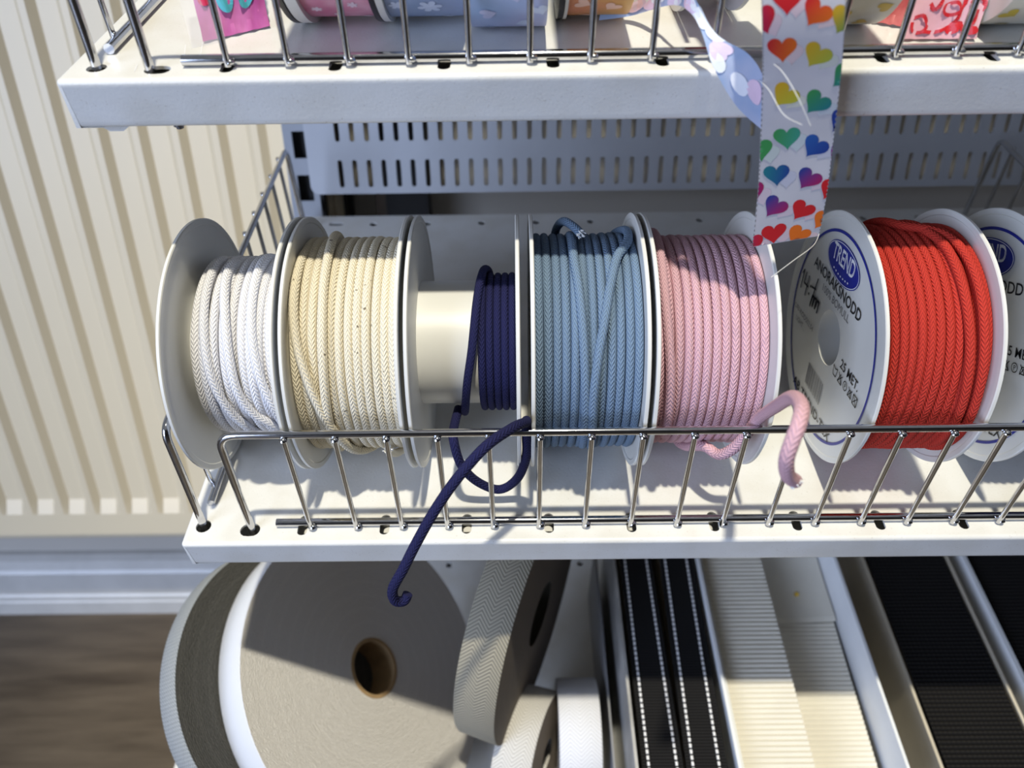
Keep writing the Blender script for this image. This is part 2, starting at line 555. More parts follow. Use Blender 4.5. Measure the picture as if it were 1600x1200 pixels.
# ================================================================ shelves
def shelf(z0, xl, xr, label, lip=0.0215, holes=True):
    root = thing('display_shelf', label, 'shelf', frame_point(z0, 0, 0, 0), (TILT, 0, 0), 'sloping display shelves')
    mb = MB()
    ident = lambda a, b, c: (a, b, c)
    vf, vb, rr = -0.0082, 0.322, 0.0022
    v0 = vf + rr
    xa = xl + rr
    cells = [(xa, -0.1625, -0.1755, 0.0040, 0.0042, 0.0042), (-0.1625, -0.1427, -0.1490, 0.0012, 0.0055, 0.0042)]
    k0 = -2
    x = -0.0297 + 0.0452 * k0
    while x + 0.0226 < xr - 0.01:
        cells.append((x - 0.0226, x + 0.0226, x, 0.0040, 0.0028, 0.0066)); x += 0.0452
    xend = cells[-1][1]
    for a, b, cx, cv, hx, hy in cells:
        hole_cell(mb, a, b, v0, 0.0125, cx, cv, hx, hy, 0.0, 0.0014, ident)
    mb.add([(xa, 0.0125, 0), (xend, 0.0125, 0), (xend, 0.302, 0), (xa, 0.302, 0)], [(0, 1, 2, 3)])
    hole_cell(mb, xa, -0.1423, 0.302, 0.318, -0.151, 0.310, 0.006, 0.0022, 0.0, 0.0014, ident)
    for a, b, cx, cv, hx, hy in cells[2:]:
        hole_cell(mb, a if a > -0.1424 else -0.1423, b, 0.302, 0.318, cx, 0.309, 0.003, 0.003, 0.0, 0.0014, ident)
    mb.add([(xend, v0, 0), (xr, v0, 0), (xr, 0.318, 0), (xend, 0.318, 0)], [(0, 1, 2, 3)])
    part('shelf_plate', mb, M_SHELF, root, False)
    # rounded front edge + lip + return flange
    mb = MB()
    pf = [(v0 - rr * sin(t), -rr + rr * cos(t)) for t in [pi / 2 * k / 6 for k in range(7)]] + [(vf + 0.0002, -rr - 0.0012), (vf + 0.0018, -lip + 0.0030), (vf + 0.0020, -lip + 0.0015), (vf + 0.0026, -lip + 0.0003), (vf + 0.0038, -lip), (vf + 0.013, -lip)]
    q = len(pf)
    mb.add([(xa, a, b) for a, b in pf] + [(xr, a, b) for a, b in pf], [(i, i + 1, q + i + 1, q + i) for i in range(q - 1)])
    part('front_lip', mb, M_SHELF, root, True, 60)
    # left skirt
    mb = MB()
    pf2 = [(xa - rr * sin(t), -rr + rr * cos(t)) for t in [pi / 2 * k / 6 for k in range(7)]] + [(xl, -lip), (xl + 0.012, -lip)]
    q = len(pf2)
    mb.add([(a, v0, b) for a, b in pf2] + [(a, vb, b) for a, b in pf2], [(q + i, q + i + 1, i + 1, i) for i in range(q - 1)])
    # corner blend between lip and skirt
    cs = []
    for j in range(5):
        an = pi / 2 * j / 4
        cs.append([(xa - rr * sin(t) * sin(an), v0 - rr * sin(t) * cos(an), -rr + rr * cos(t)) for t in [pi / 2 * k / 6 for k in range(7)]] + [(xa - rr * sin(an), v0 - rr * cos(an) + 0.0020 * cos(an), -lip)])
    q = 8
    mb.add([p for c in cs for p in c], [(j * q + i + 1, j * q + i, (j + 1) * q + i, (j + 1) * q + i + 1) for j in range(4) for i in range(q - 1)])
    part('side_skirt', mb, M_SHELF, root, True, 60)
    mb = MB()
    box(mb, xl + 0.002, xr, v0 + 0.004, 0.318, -0.0150, -0.0138)  # unseen sheet, added to block spotlight through the holes and keep them dark
    part('added_light_block', mb, M_SHELF, root, False)
    mb = MB()
    box(mb, xl + 0.001, xr, 0.318, vb, -0.018, 0.0)
    part('back_edge', mb, M_SHELF, root, False)
    return root
XR = 0.520
sh_top = shelf(Z_TOP, -0.1885, XR, 'upper sloping white metal shelf carrying the patterned ribbon rolls')
sh_mid = shelf(Z_MID, -0.1850, XR, 'sloping white metal shelf carrying the row of cord spools')
sh_low = shelf(Z_LOW, -0.30, 0.48, 'lowest sloping white metal shelf under webbing rolls and ribbon boxes')
mb = MB()
mb.add([(-0.1770 + dx, 0.002 + dv, -0.0215 + dn) for dn in (0.0, -0.0055) for dx, dv in ((-0.010 if dn == 0 else -0.002, 0), (0.012 if dn == 0 else 0.004, 0), (0.012 if dn == 0 else 0.004, 0.012), (-0.010 if dn == 0 else -0.002, 0.012))],
       [(3, 2, 1, 0), (4, 5, 6, 7), (0, 1, 5, 4), (1, 2, 6, 5), (2, 3, 7, 6), (3, 0, 4, 7)])
part('bracket_tab', mb, M_SHELF, sh_top, False)
mb = MB()
tube(mb, [(-0.1485, 0.004, -0.0205), (-0.1485, 0.004, -0.0255)], 0.0026, 12)
tube(mb, [(-0.1485, 0.004, -0.0250), (-0.1485, 0.004, -0.0268)], 0.0016, 12)
part('screw', mb, M_SCREW, sh_top)

# ---- wire fences
FH = 0.074
RR, WR = 0.00205, 0.0014
wire_me = {}
def wire_mesh(key, pts, bead):
    if key not in wire_me:
        mb = MB()
        tube(mb, pts, WR, 10)
        for b in bead:
            b = Vector(b)
            tube(mb, [b + Vector((0, 0, -0.0014)), b + Vector((0, 0, -0.0009)), b, b + Vector((0, 0, 0.0009)), b + Vector((0, 0, 0.0014))], lambda t: 0.0005 + 0.0016 * sin(pi * t), 10)
        wire_me[key] = mb.mesh('wire', M_CHROME, True, 50)
    return wire_me[key]
def front_fence(z0, xstart, wx0, label):
    root = thing('wire_fence', label, 'fence', frame_point(z0, 0, 0, 0), (TILT, 0, 0), 'chrome front fences')
    xe = 0.348
    rv = 0.0040
    mb = MB()
    tube(mb, rod([(xstart, 0.0010, -0.012), (xstart, 0.0022, 0.030), (xstart, rv, FH), (xe, rv, FH), (xe, 0.0010, -0.012)], RR, 0.010, 8), RR, 14)
    part('frame_rod', mb, M_CHROME, root)
    mb = MB()
    tube(mb, [(xstart + 0.0135, rv, 0.0026), (xe - 0.013, rv, 0.0026)], 0.0023, 14)
    part('bottom_rail', mb, M_CHROME, root, True, 40)
    k = 0
    x = wx0
    while x < xe - 0.012:
        o = obj('wire', wire_mesh('front', [(0, rv - RR - WR + 0.0012, FH - 0.0006), (0, rv - 0.0023 - WR + 0.0006, 0.0012)], [(0, rv - RR - 0.0006, FH - 0.0012), (0.0012, rv - 0.003, 0.003)]), root)
        o.location = (x, 0, 0)
        x += 0.025
    return root
def side_fence(z0, xs, out, label, z1=0.298):
    root = thing('wire_fence', label, 'fence', frame_point(z0, 0, 0, 0), (TILT, 0, 0), 'chrome side fences')
    mb = MB()
    tube(mb, rod([(xs - 0.001, 0.0045, -0.012), (xs, 0.0075, FH), (xs, z1, FH), (xs, z1 + 0.004, -0.006)], RR, 0.008, 8), RR, 14)
    part('frame_rod', mb, M_CHROME, root)
    mb = MB()
    tube(mb, [(xs + 0.0005, 0.018, 0.0026), (xs + 0.0005, z1 - 0.012, 0.0026)], 0.0023, 14)
    part('bottom_rail', mb, M_CHROME, root)
    v = 0.032
    while v < z1 - 0.01:
        o = obj('wire', wire_mesh('side%d' % out, [(out * 0.0026, 0, FH + 0.0012), (out * 0.0026, 0, 0.0012)], [(out * 0.0022, 0, FH), (out * 0.0022, 0.0012, 0.003)]), root)
        o.location = (xs, v, 0)
        v += 0.025
    return root
front_fence(Z_TOP, -0.1520, -0.1190, 'chrome wire fence along the front of the upper ribbon shelf')
front_fence(Z_MID, -0.1478, -0.1150, 'chrome wire fence along the front of the cord spool shelf')
side_fence(Z_TOP, -0.1750, -1, 'chrome wire side fence on the end of the upper ribbon shelf')
side_fence(Z_MID, -0.1750, -1, 'chrome wire side fence beside the white cord spool')
side_fence(Z_MID, 0.3640, 1, 'chrome wire side fence behind the spool marked NODD, at the far end of the shelf')

# ================================================================ cord spools
SR = 0.0694
SV = 0.0769
def on_drum(th, x, r):
    a = radians(th)
    return (x, r * cos(a), SR + r * sin(a))
def flange(x0, x1, hole=0.0155):
    mb = MB()
    b = 0.0004
    pr = [(x0, hole), (x0, SR - 0.0035), (x0 - b, SR - 0.003), (x0 - b, SR - 0.0006), (x0, SR), (x1, SR), (x1 + b, SR - 0.0006), (x1 + b, SR - 0.003), (x1, SR - 0.0035), (x1, hole)]
    lathe_x(mb, pr, 96, 0, SR)
    return mb
def winding(x0, x1, rad, pitch, d, jit, steps=80):
    turns = max(2, round((x1 - x0 - d) / pitch) + 1)
    pitch = (x1 - x0 - d) / (turns - 1)
    n = turns * steps
    ph = [random.uniform(0, 6.28) for _ in range(6)]
    pts = []
    for i in range(n + 1):
        t = i / steps
        # the step to the next turn happens on the far side, so the turns lie straight in front
        k = min(math.floor(t), turns - 1); fr = t - k
        st = min(1, max(0, (fr - 0.72) / 0.28)); st = st * st * (3 - 2 * st) if k < turns - 1 else 0.0
        x = x0 + d / 2 + (k + st) * pitch + jit * (sin(2.1 * t + ph[0]) + 0.6 * sin(7.3 * t + ph[1])) * 0.5
        r = rad - d / 2 + jit * (0.6 * sin(1.7 * t + ph[2]) + 0.5 * sin(5.1 * t + ph[3]))
        a = radians(20 + 360 * fr)
        pts.append((min(max(x, x0 + d / 2), x1 - d / 2), r * cos(a), SR + r * sin(a)))
    return pts
def spool(xl, xr, cord, rad, pitch, label, d=0.0047, x_from=None, jit=0.0003, core_r=0.034, strands=(), inner=True):
    xc = (xl + xr) / 2
    root = thing('cord_spool', label, 'spool', frame_point(Z_MID, xc, SV, 0), (TILT, 0, 0), 'cord spools in a row')
    w = (xr - xl) / 2
    ft = 0.0017
    part('flange', flange(-w + 0.0004, -w + ft), M_PLASTIC, root, True, 30)
    part('flange', flange(w - ft, w - 0.0004), M_PLASTIC, root, True, 30)
    mb = MB()
    lathe_x(mb, [(-w + ft, core_r), (w - ft, core_r), (w - ft, 0.0155), (-w + ft, 0.0155)], 64, 0, SR)
    core = part('core', mb, M_PLASTIC, root, True, 30)
    mb = MB()
    lathe_x(mb, [(-w + ft, core_r - 0.0080 + 0.0081), (w - ft, core_r + 0.0001), (w - ft, core_r), (-w + ft, core_r)], 8, 0, SR)
    a = -w + ft + 0.0001 if x_from is None else x_from - xc
    b = w - ft - 0.0001
    mb = MB()
    tube(mb, winding(a, b, rad, pitch, d, jit), min(d, pitch * 1.03) / 2, 12, up=(0, 0, 1))
    wd = part('cord_winding', mb, M_C[cord], root, True, 180)
    if rad - d * 0.55 > core_r:
        mb = MB()
        lathe_x(mb, [(a, rad - d * 0.62), (b, rad - d * 0.62), (b, core_r), (a, core_r)], 64, 0, SR)
        part('under_layer', mb, M_C[cord], root, True, 30)
    for pts, rr in strands:
        mb = MB()
        P = smooth_path([(p[1] / 1000 - xc, p[0], rr) for p in pts], 14)
        q = len(P) - 1
        tube(mb, [on_drum(p.y, p.x, p.z - 0.0042 * max(0, 1 - min(i, q - i) / (0.16 * q)) ** 2) for i, p in enumerate(P)], d / 2, 12)
        part('loose_strand', mb, M_C[cord], root, True, 60)
    return root, xc
def loc_pts(pts, xc):
    return [(x - xc, v - SV, n) for x, v, n in pts]
def frayed_tip(name, p, direction, r, parent, mat=M_FRAY):
    mb = MB()
    p, dr = Vector(p), Vector(direction).normalized()
    rnd = random.Random(3)
    o = dr.orthogonal().normalized(); o2 = dr.cross(o)
    for k in range(26):
        a, q = rnd.uniform(0, 6.28), r * math.sqrt(rnd.random()) * 0.85
        s = p + (o * cos(a) + o2 * sin(a)) * q - dr * 0.001
        e = s + dr * rnd.uniform(0.0012, 0.0030) + (o * cos(a) + o2 * sin(a)) * rnd.uniform(0, 0.0010)
        tube(mb, [s, (s + e) / 2, e], lambda t: 0.00055 * (1 - 0.5 * t), 6)
    return part(name, mb, mat, parent, True, 60, 'white frayed cord core')

# white cord
s1, xc = spool(-0.1713, -0.1160, 'white', 0.0492, 0.0046, 'spool of white braided cord beside the chrome side fence', jit=0.0009, x_from=-0.1640, strands=[
    ([(70, -149.5), (96.5, -148.7), (125.6, -145.4), (146.7, -143.7), (169.5, -141.6), (184.2, -137.2), (196.5, -130.2), (215, -126), (240, -124)], 0.0505),
    ([(60, -158), (110, -157), (146.5, -155.1), (165.2, -152.8), (184.0, -148.7), (199.6, -144.6), (225, -141)], 0.0500),
    ([(55, -133), (90, -133.5), (130, -132.5), (160, -129.5), (180, -126), (205, -124), (230, -123.5)], 0.0500)])
# natural cord
s2, xc = spool(-0.1136, -0.0569, 'cream', 0.0585, 0.00455, 'spool of natural cream braided cord flecked with dark seed specks', jit=0.0004, strands=[
    ([(80, -109.0), (115.8, -109.1), (137.1, -107.4), (151.9, -104.1), (168.2, -99.9), (182.4, -96.0), (196.6, -92.6), (214, -88), (232, -80)], 0.0602),
    ([(40, -99), (60, -97.5), (73.7, -96.6), (92.6, -95.5), (112.6, -95.1), (134.3, -94.7), (155, -95.0), (180, -96.0), (205, -97.0), (225, -98)], 0.0598)])
e = on_drum(206, -0.0705 - xc, 0.0612)
mb = MB()
P = [on_drum(a, (-0.0705 - 0.0006 * (206 - a) * 0.2) - xc, 0.0605 + 0.0008 * cos((206 - a) / 40)) for a in range(260, 204, -4)]
tube(mb, P, 0.0023, 12)
tl = part('cord_tail', mb, M_C['cream'], s2, True, 60)
frayed_tip('frayed_end', P[-1], Vector(P[-1]) - Vector(P[-2]), 0.0024, tl)
# navy cord, nearly used up
s3, xc = spool(-0.0545, 0.0008, 'navy', 0.0385, 0.0039, 'nearly empty spool showing its bare white core beside a little navy cord', d=0.0044, x_from=-0.0212, jit=0.00012, strands=[
    ([(20, -15), (40, -16.5), (60.4, -18.2), (108.0, -21.2), (141.9, -23.5), (171.5, -26.8), (202.7, -29.1), (235, -31)], 0.0402)])
navy = [(-0.0330, 0.050, 0.0380), (-0.0357, 0.036, 0.0600), (-0.0350, 0.022, 0.0527), (-0.0317, 0.018, 0.0343), (-0.0238, 0.018, 0.0196), (-0.0117, 0.019, 0.011), (-0.0017, 0.018, 0.0215), (0.0032, 0.014, 0.0436), (0.0034, 0.0105, 0.0655), (0.0033, 0.0095, 0.0755), (0.0028, 0.0040, 0.0808), (-0.0030, -0.0070, 0.0890), (-0.015, -0.02, 0.0911), (-0.0281, -0.03, 0.081), (-0.0387, -0.038, 0.0682), (-0.0482, -0.046, 0.0534), (-0.0548, -0.052, 0.0417), (-0.0606, -0.055, 0.0302), (-0.0605, -0.056, 0.0217), (-0.0566, -0.055, 0.0194), (-0.0546, -0.053, 0.0223)]
navy[0] = (-0.0340, 0.052, 0.0420); navy[1] = (-0.0356, 0.036, 0.0440); navy[2] = (-0.0350, 0.0235, 0.0480)
mb = MB(); tube(mb, smooth_path(loc_pts(navy, xc), 10), 0.0025, 14)
tl = part('cord_tail', mb, M_C['navy'], s3, True, 60, 'loose navy cord end hanging over the fence')
# light blue cord
s4, xc = spool(0.0058, 0.0626, 'blue', 0.0592, 0.00435, 'full spool of light blue braided cord with a loose crossing strand', jit=0.0003, strands=[
    ([(52, 52), (66, 57.0), (83.4, 56.2), (96.5, 49.6), (111.7, 45.2), (130.1, 41.4), (147.3, 38.2), (165.8, 36.5), (191.1, 37.0), (225, 39)], 0.0612),
    ([(60, 27.4), (77.2, 27.9), (96.1, 28.0), (114.8, 29.6), (135.8, 31.1), (159.2, 32.2), (191.1, 33.4), (225, 34)], 0.0600)])
mb = MB()
P = smooth_path([on_drum(30, 0.0205 - xc, 0.0600), on_drum(48, 0.0218 - xc, 0.0625), on_drum(64, 0.0245 - xc, 0.0655), on_drum(75, 0.0288 - xc, 0.0655), on_drum(83, 0.0322 - xc, 0.0650)], 8)
tube(mb, P, 0.0023, 12)
tl = part('cord_tail', mb, M_C['blue'], s4, True, 60)
frayed_tip('frayed_end', P[-1], P[-1] - P[-3], 0.0020, tl)
# pink cord
s5, xc = spool(0.0650, 0.1236, 'pink', 0.0574, 0.00445, 'spool of pink braided cord with its end sticking out over the fence', jit=0.00025, strands=[
    ([(30, 76.5), (57.1, 73.2), (94.6, 71.6), (117.6, 71.4), (136.1, 72.2), (160.5, 73.9), (179.2, 74.8), (205, 76)], 0.0589)])
pink = [(0.0880, 0.066, 0.0115), (0.0925, 0.044, 0.0190), (0.0987, 0.0255, 0.0380), (0.1042, 0.0170, 0.0411), (0.1088, 0.0132, 0.0486), (0.1126, 0.0115, 0.0590), (0.1152, 0.0095, 0.0720), (0.1156, 0.0045, 0.0830), (0.1140, -0.0100, 0.1039), (0.1092, -0.032, 0.1319), (0.1050, -0.050, 0.1454), (0.1013, -0.060, 0.1470), (0.0985, -0.065, 0.1423), (0.0977, -0.067, 0.1347), (0.1012, -0.065, 0.1235), (0.1065, -0.062, 0.1160)]
mb = MB()
P = smooth_path(loc_pts(pink, xc), 10)
tube(mb, P, 0.0029, 14)
tl = part('cord_tail', mb, M_C['pink'], s5, True, 60, 'loose pink cord end arching over the fence')
d_ = (P[-1] - P[-3]).normalized()
frayed_tip('frayed_end', P[-1] + Vector((0, -0.0012, 0.0004)), d_ + Vector((0, -1.3, 0.3)), 0.0026, tl)
# red cord
s6, xc6 = spool(0.1717, 0.2287, 'red', 0.0618, 0.0044, 'spool of red braided cord with a printed white label face', jit=0.0003, strands=[
    ([(40, 190), (60, 193), (73.8, 198), (80, 209), (88, 216), (101.2, 219.1), (118.1, 220.3), (137.9, 220.7), (160.5, 221.8), (191.6, 223.5), (225, 224)], 0.0634),
    ([(50, 203), (74.3, 206.8), (92.5, 211.6), (111.7, 212.7), (132.3, 213.9), (154.5, 215.4), (181.7, 217.3), (215, 219)], 0.0628)])
s7, xc7 = spool(0.2560, 0.3130, 'navy', 0.0575, 0.0044, 'printed white spool standing last in the row past the red cord', jit=0.0003)

def label_print(root, xface, rotdeg):
    ca, sa = cos(radians(rotdeg)), sin(radians(rotdeg))
    def mk(dx):
        def put(px, py):
            px, py = px / 1000, py / 1000
            return (xface - dx, -(px * ca - py * sa), SR + px * sa + py * ca)
        return put
    p1, p2, p3 = mk(0.00012), mk(0.00022), mk(0.00032)
    def ell(mb, cx, cy, a, b, put, a2=0, b2=0, seg=48):
        o = [put(cx + a * cos(2 * pi * k / seg), cy + b * sin(2 * pi * k / seg)) for k in range(seg)]
        if a2:
            i = [put(cx + a2 * cos(2 * pi * k / seg), cy + b2 * sin(2 * pi * k / seg)) for k in range(seg)]
            mb.add(o + i, [(k, (k + 1) % seg, seg + (k + 1) % seg, seg + k) for k in range(seg)])
        else:
            mb.add(o, [tuple(range(seg))])
    mb = MB()
    ell(mb, 0, 0, 59.6, 59.6, p1, 58.0, 58.0, 128)
    ell(mb, -2, 43.2, 23.0, 10.6, p1)
    part('blue_print', mb, M_BLUE, root, False, label='blue ring and oval logo')
    mb = MB()
    ell(mb, -2, 43.2, 22.4, 10.0, p2, 21.9, 9.6)
    text_mesh(mb, 'TREND', -17.5, 41.6, 9.0, p2, width=31, bold=0.02)
    for k in range(7):
        ell(mb, -12 + k * 3.4, 37.2 - 0.9 * sin(k / 6 * pi), 0.8, 0.55, p2, seg=8)
    part('white_lettering', mb, M_WHITE, root, False, label='white TREND lettering')
    mb = MB()
    text_mesh(mb, 'TREND', -16.9, 42.5, 6.6, p3, width=29.6, bold=-0.035)
    part('inline_lettering', mb, M_BLUE, root, False)
    mb = MB()
    text_mesh(mb, 'ANORAKSNODD', -39.5, 26.2, 6.2, p1, width=71, bold=0.012)
    part('product_name', mb, M_INK, root, False, label='ANORAKSNODD in black capitals')
    mb = MB()
    text_mesh(mb, '25 MET.', 22.0, -5.2, 5.2, p1, width=25, bold=0.01)
    part('length_text', mb, M_INK, root, False, label='25 MET. in black')
    mb = MB()
    text_mesh(mb, 'AB TREND-TEX', -34.0, -50.5, 5.6, p1, width=64, bold=0.012)
    part('maker_text', mb, M_INK, root, False, label='AB TREND-TEX in black capitals')
    mb = MB()
    def seg(ax, ay, bx, by, w=0.55):
        l = hypot(bx - ax, by - ay); nx, ny = -(by - ay) / l * w / 2, (bx - ax) / l * w / 2
        mb.add([p1(ax + nx, ay + ny), p1(bx + nx, by + ny), p1(bx - nx, by - ny), p1(ax - nx, ay - ny)], [(0, 1, 2, 3)])
    def poly(pts, w=0.55):
        for a, b in zip(pts, pts[1:] + pts[:1]):
            seg(*a, *b, w)
    yb, h = -13.2, 5.2
    poly([(15, yb + h), (16, yb), (20, yb), (21, yb + h), (18, yb + h - 1.2)])
    poly([(23, yb), (28.4, yb), (25.7, yb + h)]); seg(23, yb, 28.4, yb + h); seg(28.4, yb, 23, yb + h)
    ell(mb, 33, yb + h / 2, 2.7, 2.7, p1, 2.2, 2.2, 24)
    text_mesh(mb, 'P', 32.0, yb + 1.2, 2.8, p1)
    poly([(37.6, yb + 0.5), (42.4, yb + 0.5), (41.4, yb + h - 1), (39, yb + h - 1)]); seg(37.6, yb, 42.4, yb + h); seg(42.4, yb, 37.6, yb + h)
    poly([(44.4, yb), (49.6, yb), (49.6, yb + h), (44.4, yb + h)]); seg(44.4, yb, 49.6, yb + h); seg(49.6, yb, 44.4, yb + h)
    part('care_symbols', mb, M_INK, root, False, label='black laundry care symbols')
    mb = MB()
    text_mesh(mb, '100% BOMULL', -22.0, 19.2, 4.4, p1, width=40)
    part('fibre_text', mb, M_INKG, root, False, label='100% BOMULL in grey')
    mb = MB()
    rnd = random.Random(11)
    x = -17.0
    while x < 8.0:
        w = rnd.choice((0.35, 0.35, 0.7, 1.05))
        mb.add([p1(x, -40), p1(x + w, -40), p1(x + w, -26), p1(x, -26)], [(0, 1, 2, 3)])
        x += w + rnd.choice((0.35, 0.5, 0.8))
    part('barcode', mb, M_INKG, root, False, label='grey barcode')
    return mk
xw = -(0.2287 - 0.1717) / 2
mk = label_print(s6, xw, 11)
label_print(s7, xw, 30)
# handwritten price in black marker on the red spool
put = mk(0.0003)
mb = MB()
def marker(pts, w=1.25):
    for a, b in zip(pts, pts[1:]):
        l = hypot(b[0] - a[0], b[1] - a[1]) + 1e-6
        nx, ny = -(b[1] - a[1]) / l * w / 2, (b[0] - a[0]) / l * w / 2
        ex, ey = (b[0] - a[0]) / l * w * 0.3, (b[1] - a[1]) / l * w * 0.3
        mb.add([put(a[0] + nx - ex, a[1] + ny - ey), put(b[0] + nx + ex, b[1] + ny + ey), put(b[0] - nx + ex, b[1] - ny + ey), put(a[0] - nx - ex, a[1] - ny - ey)], [(0, 1, 2, 3)])
marker([(-53, 15), (-51, 18), (-52, 6)])
marker([(-47, 18), (-48, 11), (-41, 11.5)]); marker([(-42.5, 17.5), (-43.5, 5)])
marker([(-38, 13.5), (-37.2, 13.4)], 1.6); marker([(-38.4, 8.5), (-37.6, 8.4)], 1.6)
marker([(-36, 14), (-29, 15.5)]); marker([(-29, 22), (-33, 3)])
marker([(-33, 4), (-32, 10), (-29.5, 10.5), (-29.5, 4.5), (-28, 10.5), (-25.5, 11), (-25.5, 5), (-23.5, 11), (-21, 11), (-21.3, 4.5)], 1.5)
part('handwritten_price', mb, M_INK, s6, False, label='price 14:-/m handwritten in black marker')
mb = MB()
text_mesh(mb, 'ORI-KOD502.54', -56, -8.5, 3.2, mk(0.00014), width=34)
text_mesh(mb, 'LIGHT', -50, -14.5, 3.2, mk(0.00014), width=12)
part('small_lettering', mb, M_INKG, s6, False)

# ================================================================ upper shelf contents
RB0 = Z_TOP
def top_root(name, label, cat, x, v, group=None, rz=0):
    o = thing(name, label, cat, frame_point(Z_TOP, x, v, 0), (TILT, 0, rz), group)
    o.rotation_mode = 'XYZ'
    if rz:
        o.rotation_euler = (Matrix.Rotation(TILT, 3, 'X') @ Matrix.Rotation(rz, 3, 'Z')).to_euler()
    return o
def heart_pts(n=28):
    out = []
    for k in range(n):
        t = 2 * pi * k / n
        out.append((0.5 * sin(t) ** 3, (13 * cos(t) - 5 * cos(2 * t) - 2 * cos(3 * t) - cos(4 * t)) / 32.0 + 0.08))
    return out
HP = heart_pts()
def drum_print(mb, shapes, R, x0, lift=0.0002):
    """shapes: list of (polygon in mm on (x, arc) , centre x, arc angle deg, scale mm, rot, colour)"""
    for poly, cx, ang, sc, rot, col in shapes:
        cr, sr = cos(rot), sin(rot)
        vs = []
        for px, py in poly:
            qx, qy = (px * cr - py * sr) * sc, (px * sr + py * cr) * sc
            a = radians(ang + 14) - qy / 1000 / R
            vs.append((x0 + (cx + qx) / 1000, (R + lift) * cos(a), R + (R + lift) * sin(a)))
        c = (x0 + cx / 1000, (R + lift) * cos(radians(ang + 14)), R + (R + lift) * sin(radians(ang + 14)))
        n = len(vs)
        mb.add([c] + vs, [(0, 1 + k, 1 + (k + 1) % n) for k in range(n)], None, col)
FLAKE = []
for k in range(36):
    t = 2 * pi * k / 36
    FLAKE.append(((0.24 + 0.26 * abs(cos(3 * t)) ** 0.7) * cos(t), (0.24 + 0.26 * abs(cos(3 * t)) ** 0.7) * sin(t)))
def ribbon_spool(x0, x1, v, R, fr, mat, label, flanges, prints=(), rise=0.0):
    """roll of ribbon lying on the shelf; flanges: list of (x0, x1, material, name)"""
    xc = (x0 + x1) / 2
    rb = max(R, fr)
    root = top_root('ribbon_roll', label, 'ribbon', xc, v, 'patterned ribbon rolls on the upper shelf')
    mb = MB()
    lathe_x(mb, [(x0 - xc, R), (x1 - xc, R), (x1 - xc, 0.012), (x0 - xc, 0.012)], 72, 0, rb)
    part('wound_ribbon', mb, mat, root, True, 30)
    mb = MB()
    lathe_x(mb, [(x0 - xc - 0.0004, 0.0119), (x1 - xc + 0.0004, 0.0119), (x1 - xc + 0.0004, 0.0105), (x0 - xc - 0.0004, 0.0105)], 40, 0, rb)
    part('core', mb, M_CARD, root, True, 30)
    for fx0, fx1, m_ in flanges:
        mb = MB()
        lathe_x(mb, [(fx0 - xc, 0.012), (fx0 - xc, fr), (fx1 - xc, fr), (fx1 - xc, 0.012)], 72, 0, rb)
        part('flange', mb, m_, root, True, 30)
    if prints:
        mb = MB()
        vs0 = len(mb.v)
        span = 62 if len(prints) > 6 else 44
        turns = int(360 / span)
        drum_print(mb, [(p, x, a - k * 360 / turns, sc, r + k, c) for k in range(turns) for p, x, a, sc, r, c in prints], R, 0.0)
        if rb != R:
            mb.v = [(p[0], p[1], p[2] + rb - R) for p in mb.v]
        part('ribbon_print', mb, M_PRINT, root, False)['kind'] = 'stuff'
    return root
pinkrib = satin('pink_satin', (0.62, 0.16, 0.28), (0.78, 0.40, 0.50), 60)
snowrib = satin('grey_blue_satin', (0.26, 0.34, 0.50), (0.34, 0.40, 0.56), 40)
bluerib = satin('powder_blue_satin', (0.28, 0.42, 0.64), (0.48, 0.50, 0.70), 22)
orgrib = satin('orange_satin', (0.72, 0.26, 0.14), (0.66, 0.36, 0.10), 30)
redrib = satin('dark_red_satin', (0.30, 0.02, 0.04), (0.42, 0.05, 0.07), 40)
pale = (0.62, 0.68, 0.82)
lil = (0.55, 0.56, 0.76)
ribbon_spool(-0.0905, -0.0615, 0.0625, 0.0535, 0.0560, pinkrib, 'roll of pink printed satin ribbon between black and white discs', [(-0.0985, -0.0962, M_DARKCAP), (-0.0955, -0.0906, M_PLASTIC)],
             [(FLAKE, x, a, 5, 0.3, (0.82, 0.66, 0.74)) for x, a in ((-9, 218), (-1, 226), (7, 214), (11, 232), (-6, 240), (3, 204), (-9, 198))])
ribbon_spool(-0.0550, -0.0215, 0.0625, 0.0540, 0.0560, snowrib, 'roll of grey-blue satin ribbon printed with white snowflakes', [(-0.0608, -0.0586, M_DARKCAP), (-0.0582, -0.0552, M_PLASTIC)],
             [(FLAKE, x, a, s, 0.2 * k, pale) for k, (x, a, s) in enumerate(((-12, 214, 7), (2, 216, 11), (13, 206, 6), (-5, 198, 8), (9, 232, 5), (-10, 236, 6), (3, 240, 5), (12, 192, 9), (-13, 188, 7)))])
ribbon_spool(-0.0188, 0.0135, 0.0540, 0.0550, 0.0, bluerib, 'roll of powder blue satin ribbon printed with pale hearts', [],
             [(HP, x, a, s, r, c) for x, a, s, r, c in ((-8, 212, 8, 1.9, lil), (6, 224, 9, -1.2, pale), (-9, 236, 8, 0.6, pale), (13, 210, 8, 0.4, pale), (3, 200, 8, 0.2, lil), (-3, 246, 6, 0.9, lil), (11, 238, 6, 2.0, lil), (-12, 192, 7, 0.4, pale))])
ribbon_spool(0.0228, 0.0500, 0.0625, 0.0540, 0.0555, orgrib, 'roll of orange satin ribbon printed with pale hearts beside a black disc', [(0.0186, 0.0210, M_DARKCAP), (0.0212, 0.0226, M_PLASTIC)],
             [(HP, x, a, s, r, (0.85, 0.55, 0.42)) for x, a, s, r in ((-7, 214, 8, 1.2), (5, 218, 8, -0.6), (-3, 232, 7, 0.2), (10, 204, 8, 1.0), (-9, 198, 7, 2.4))])
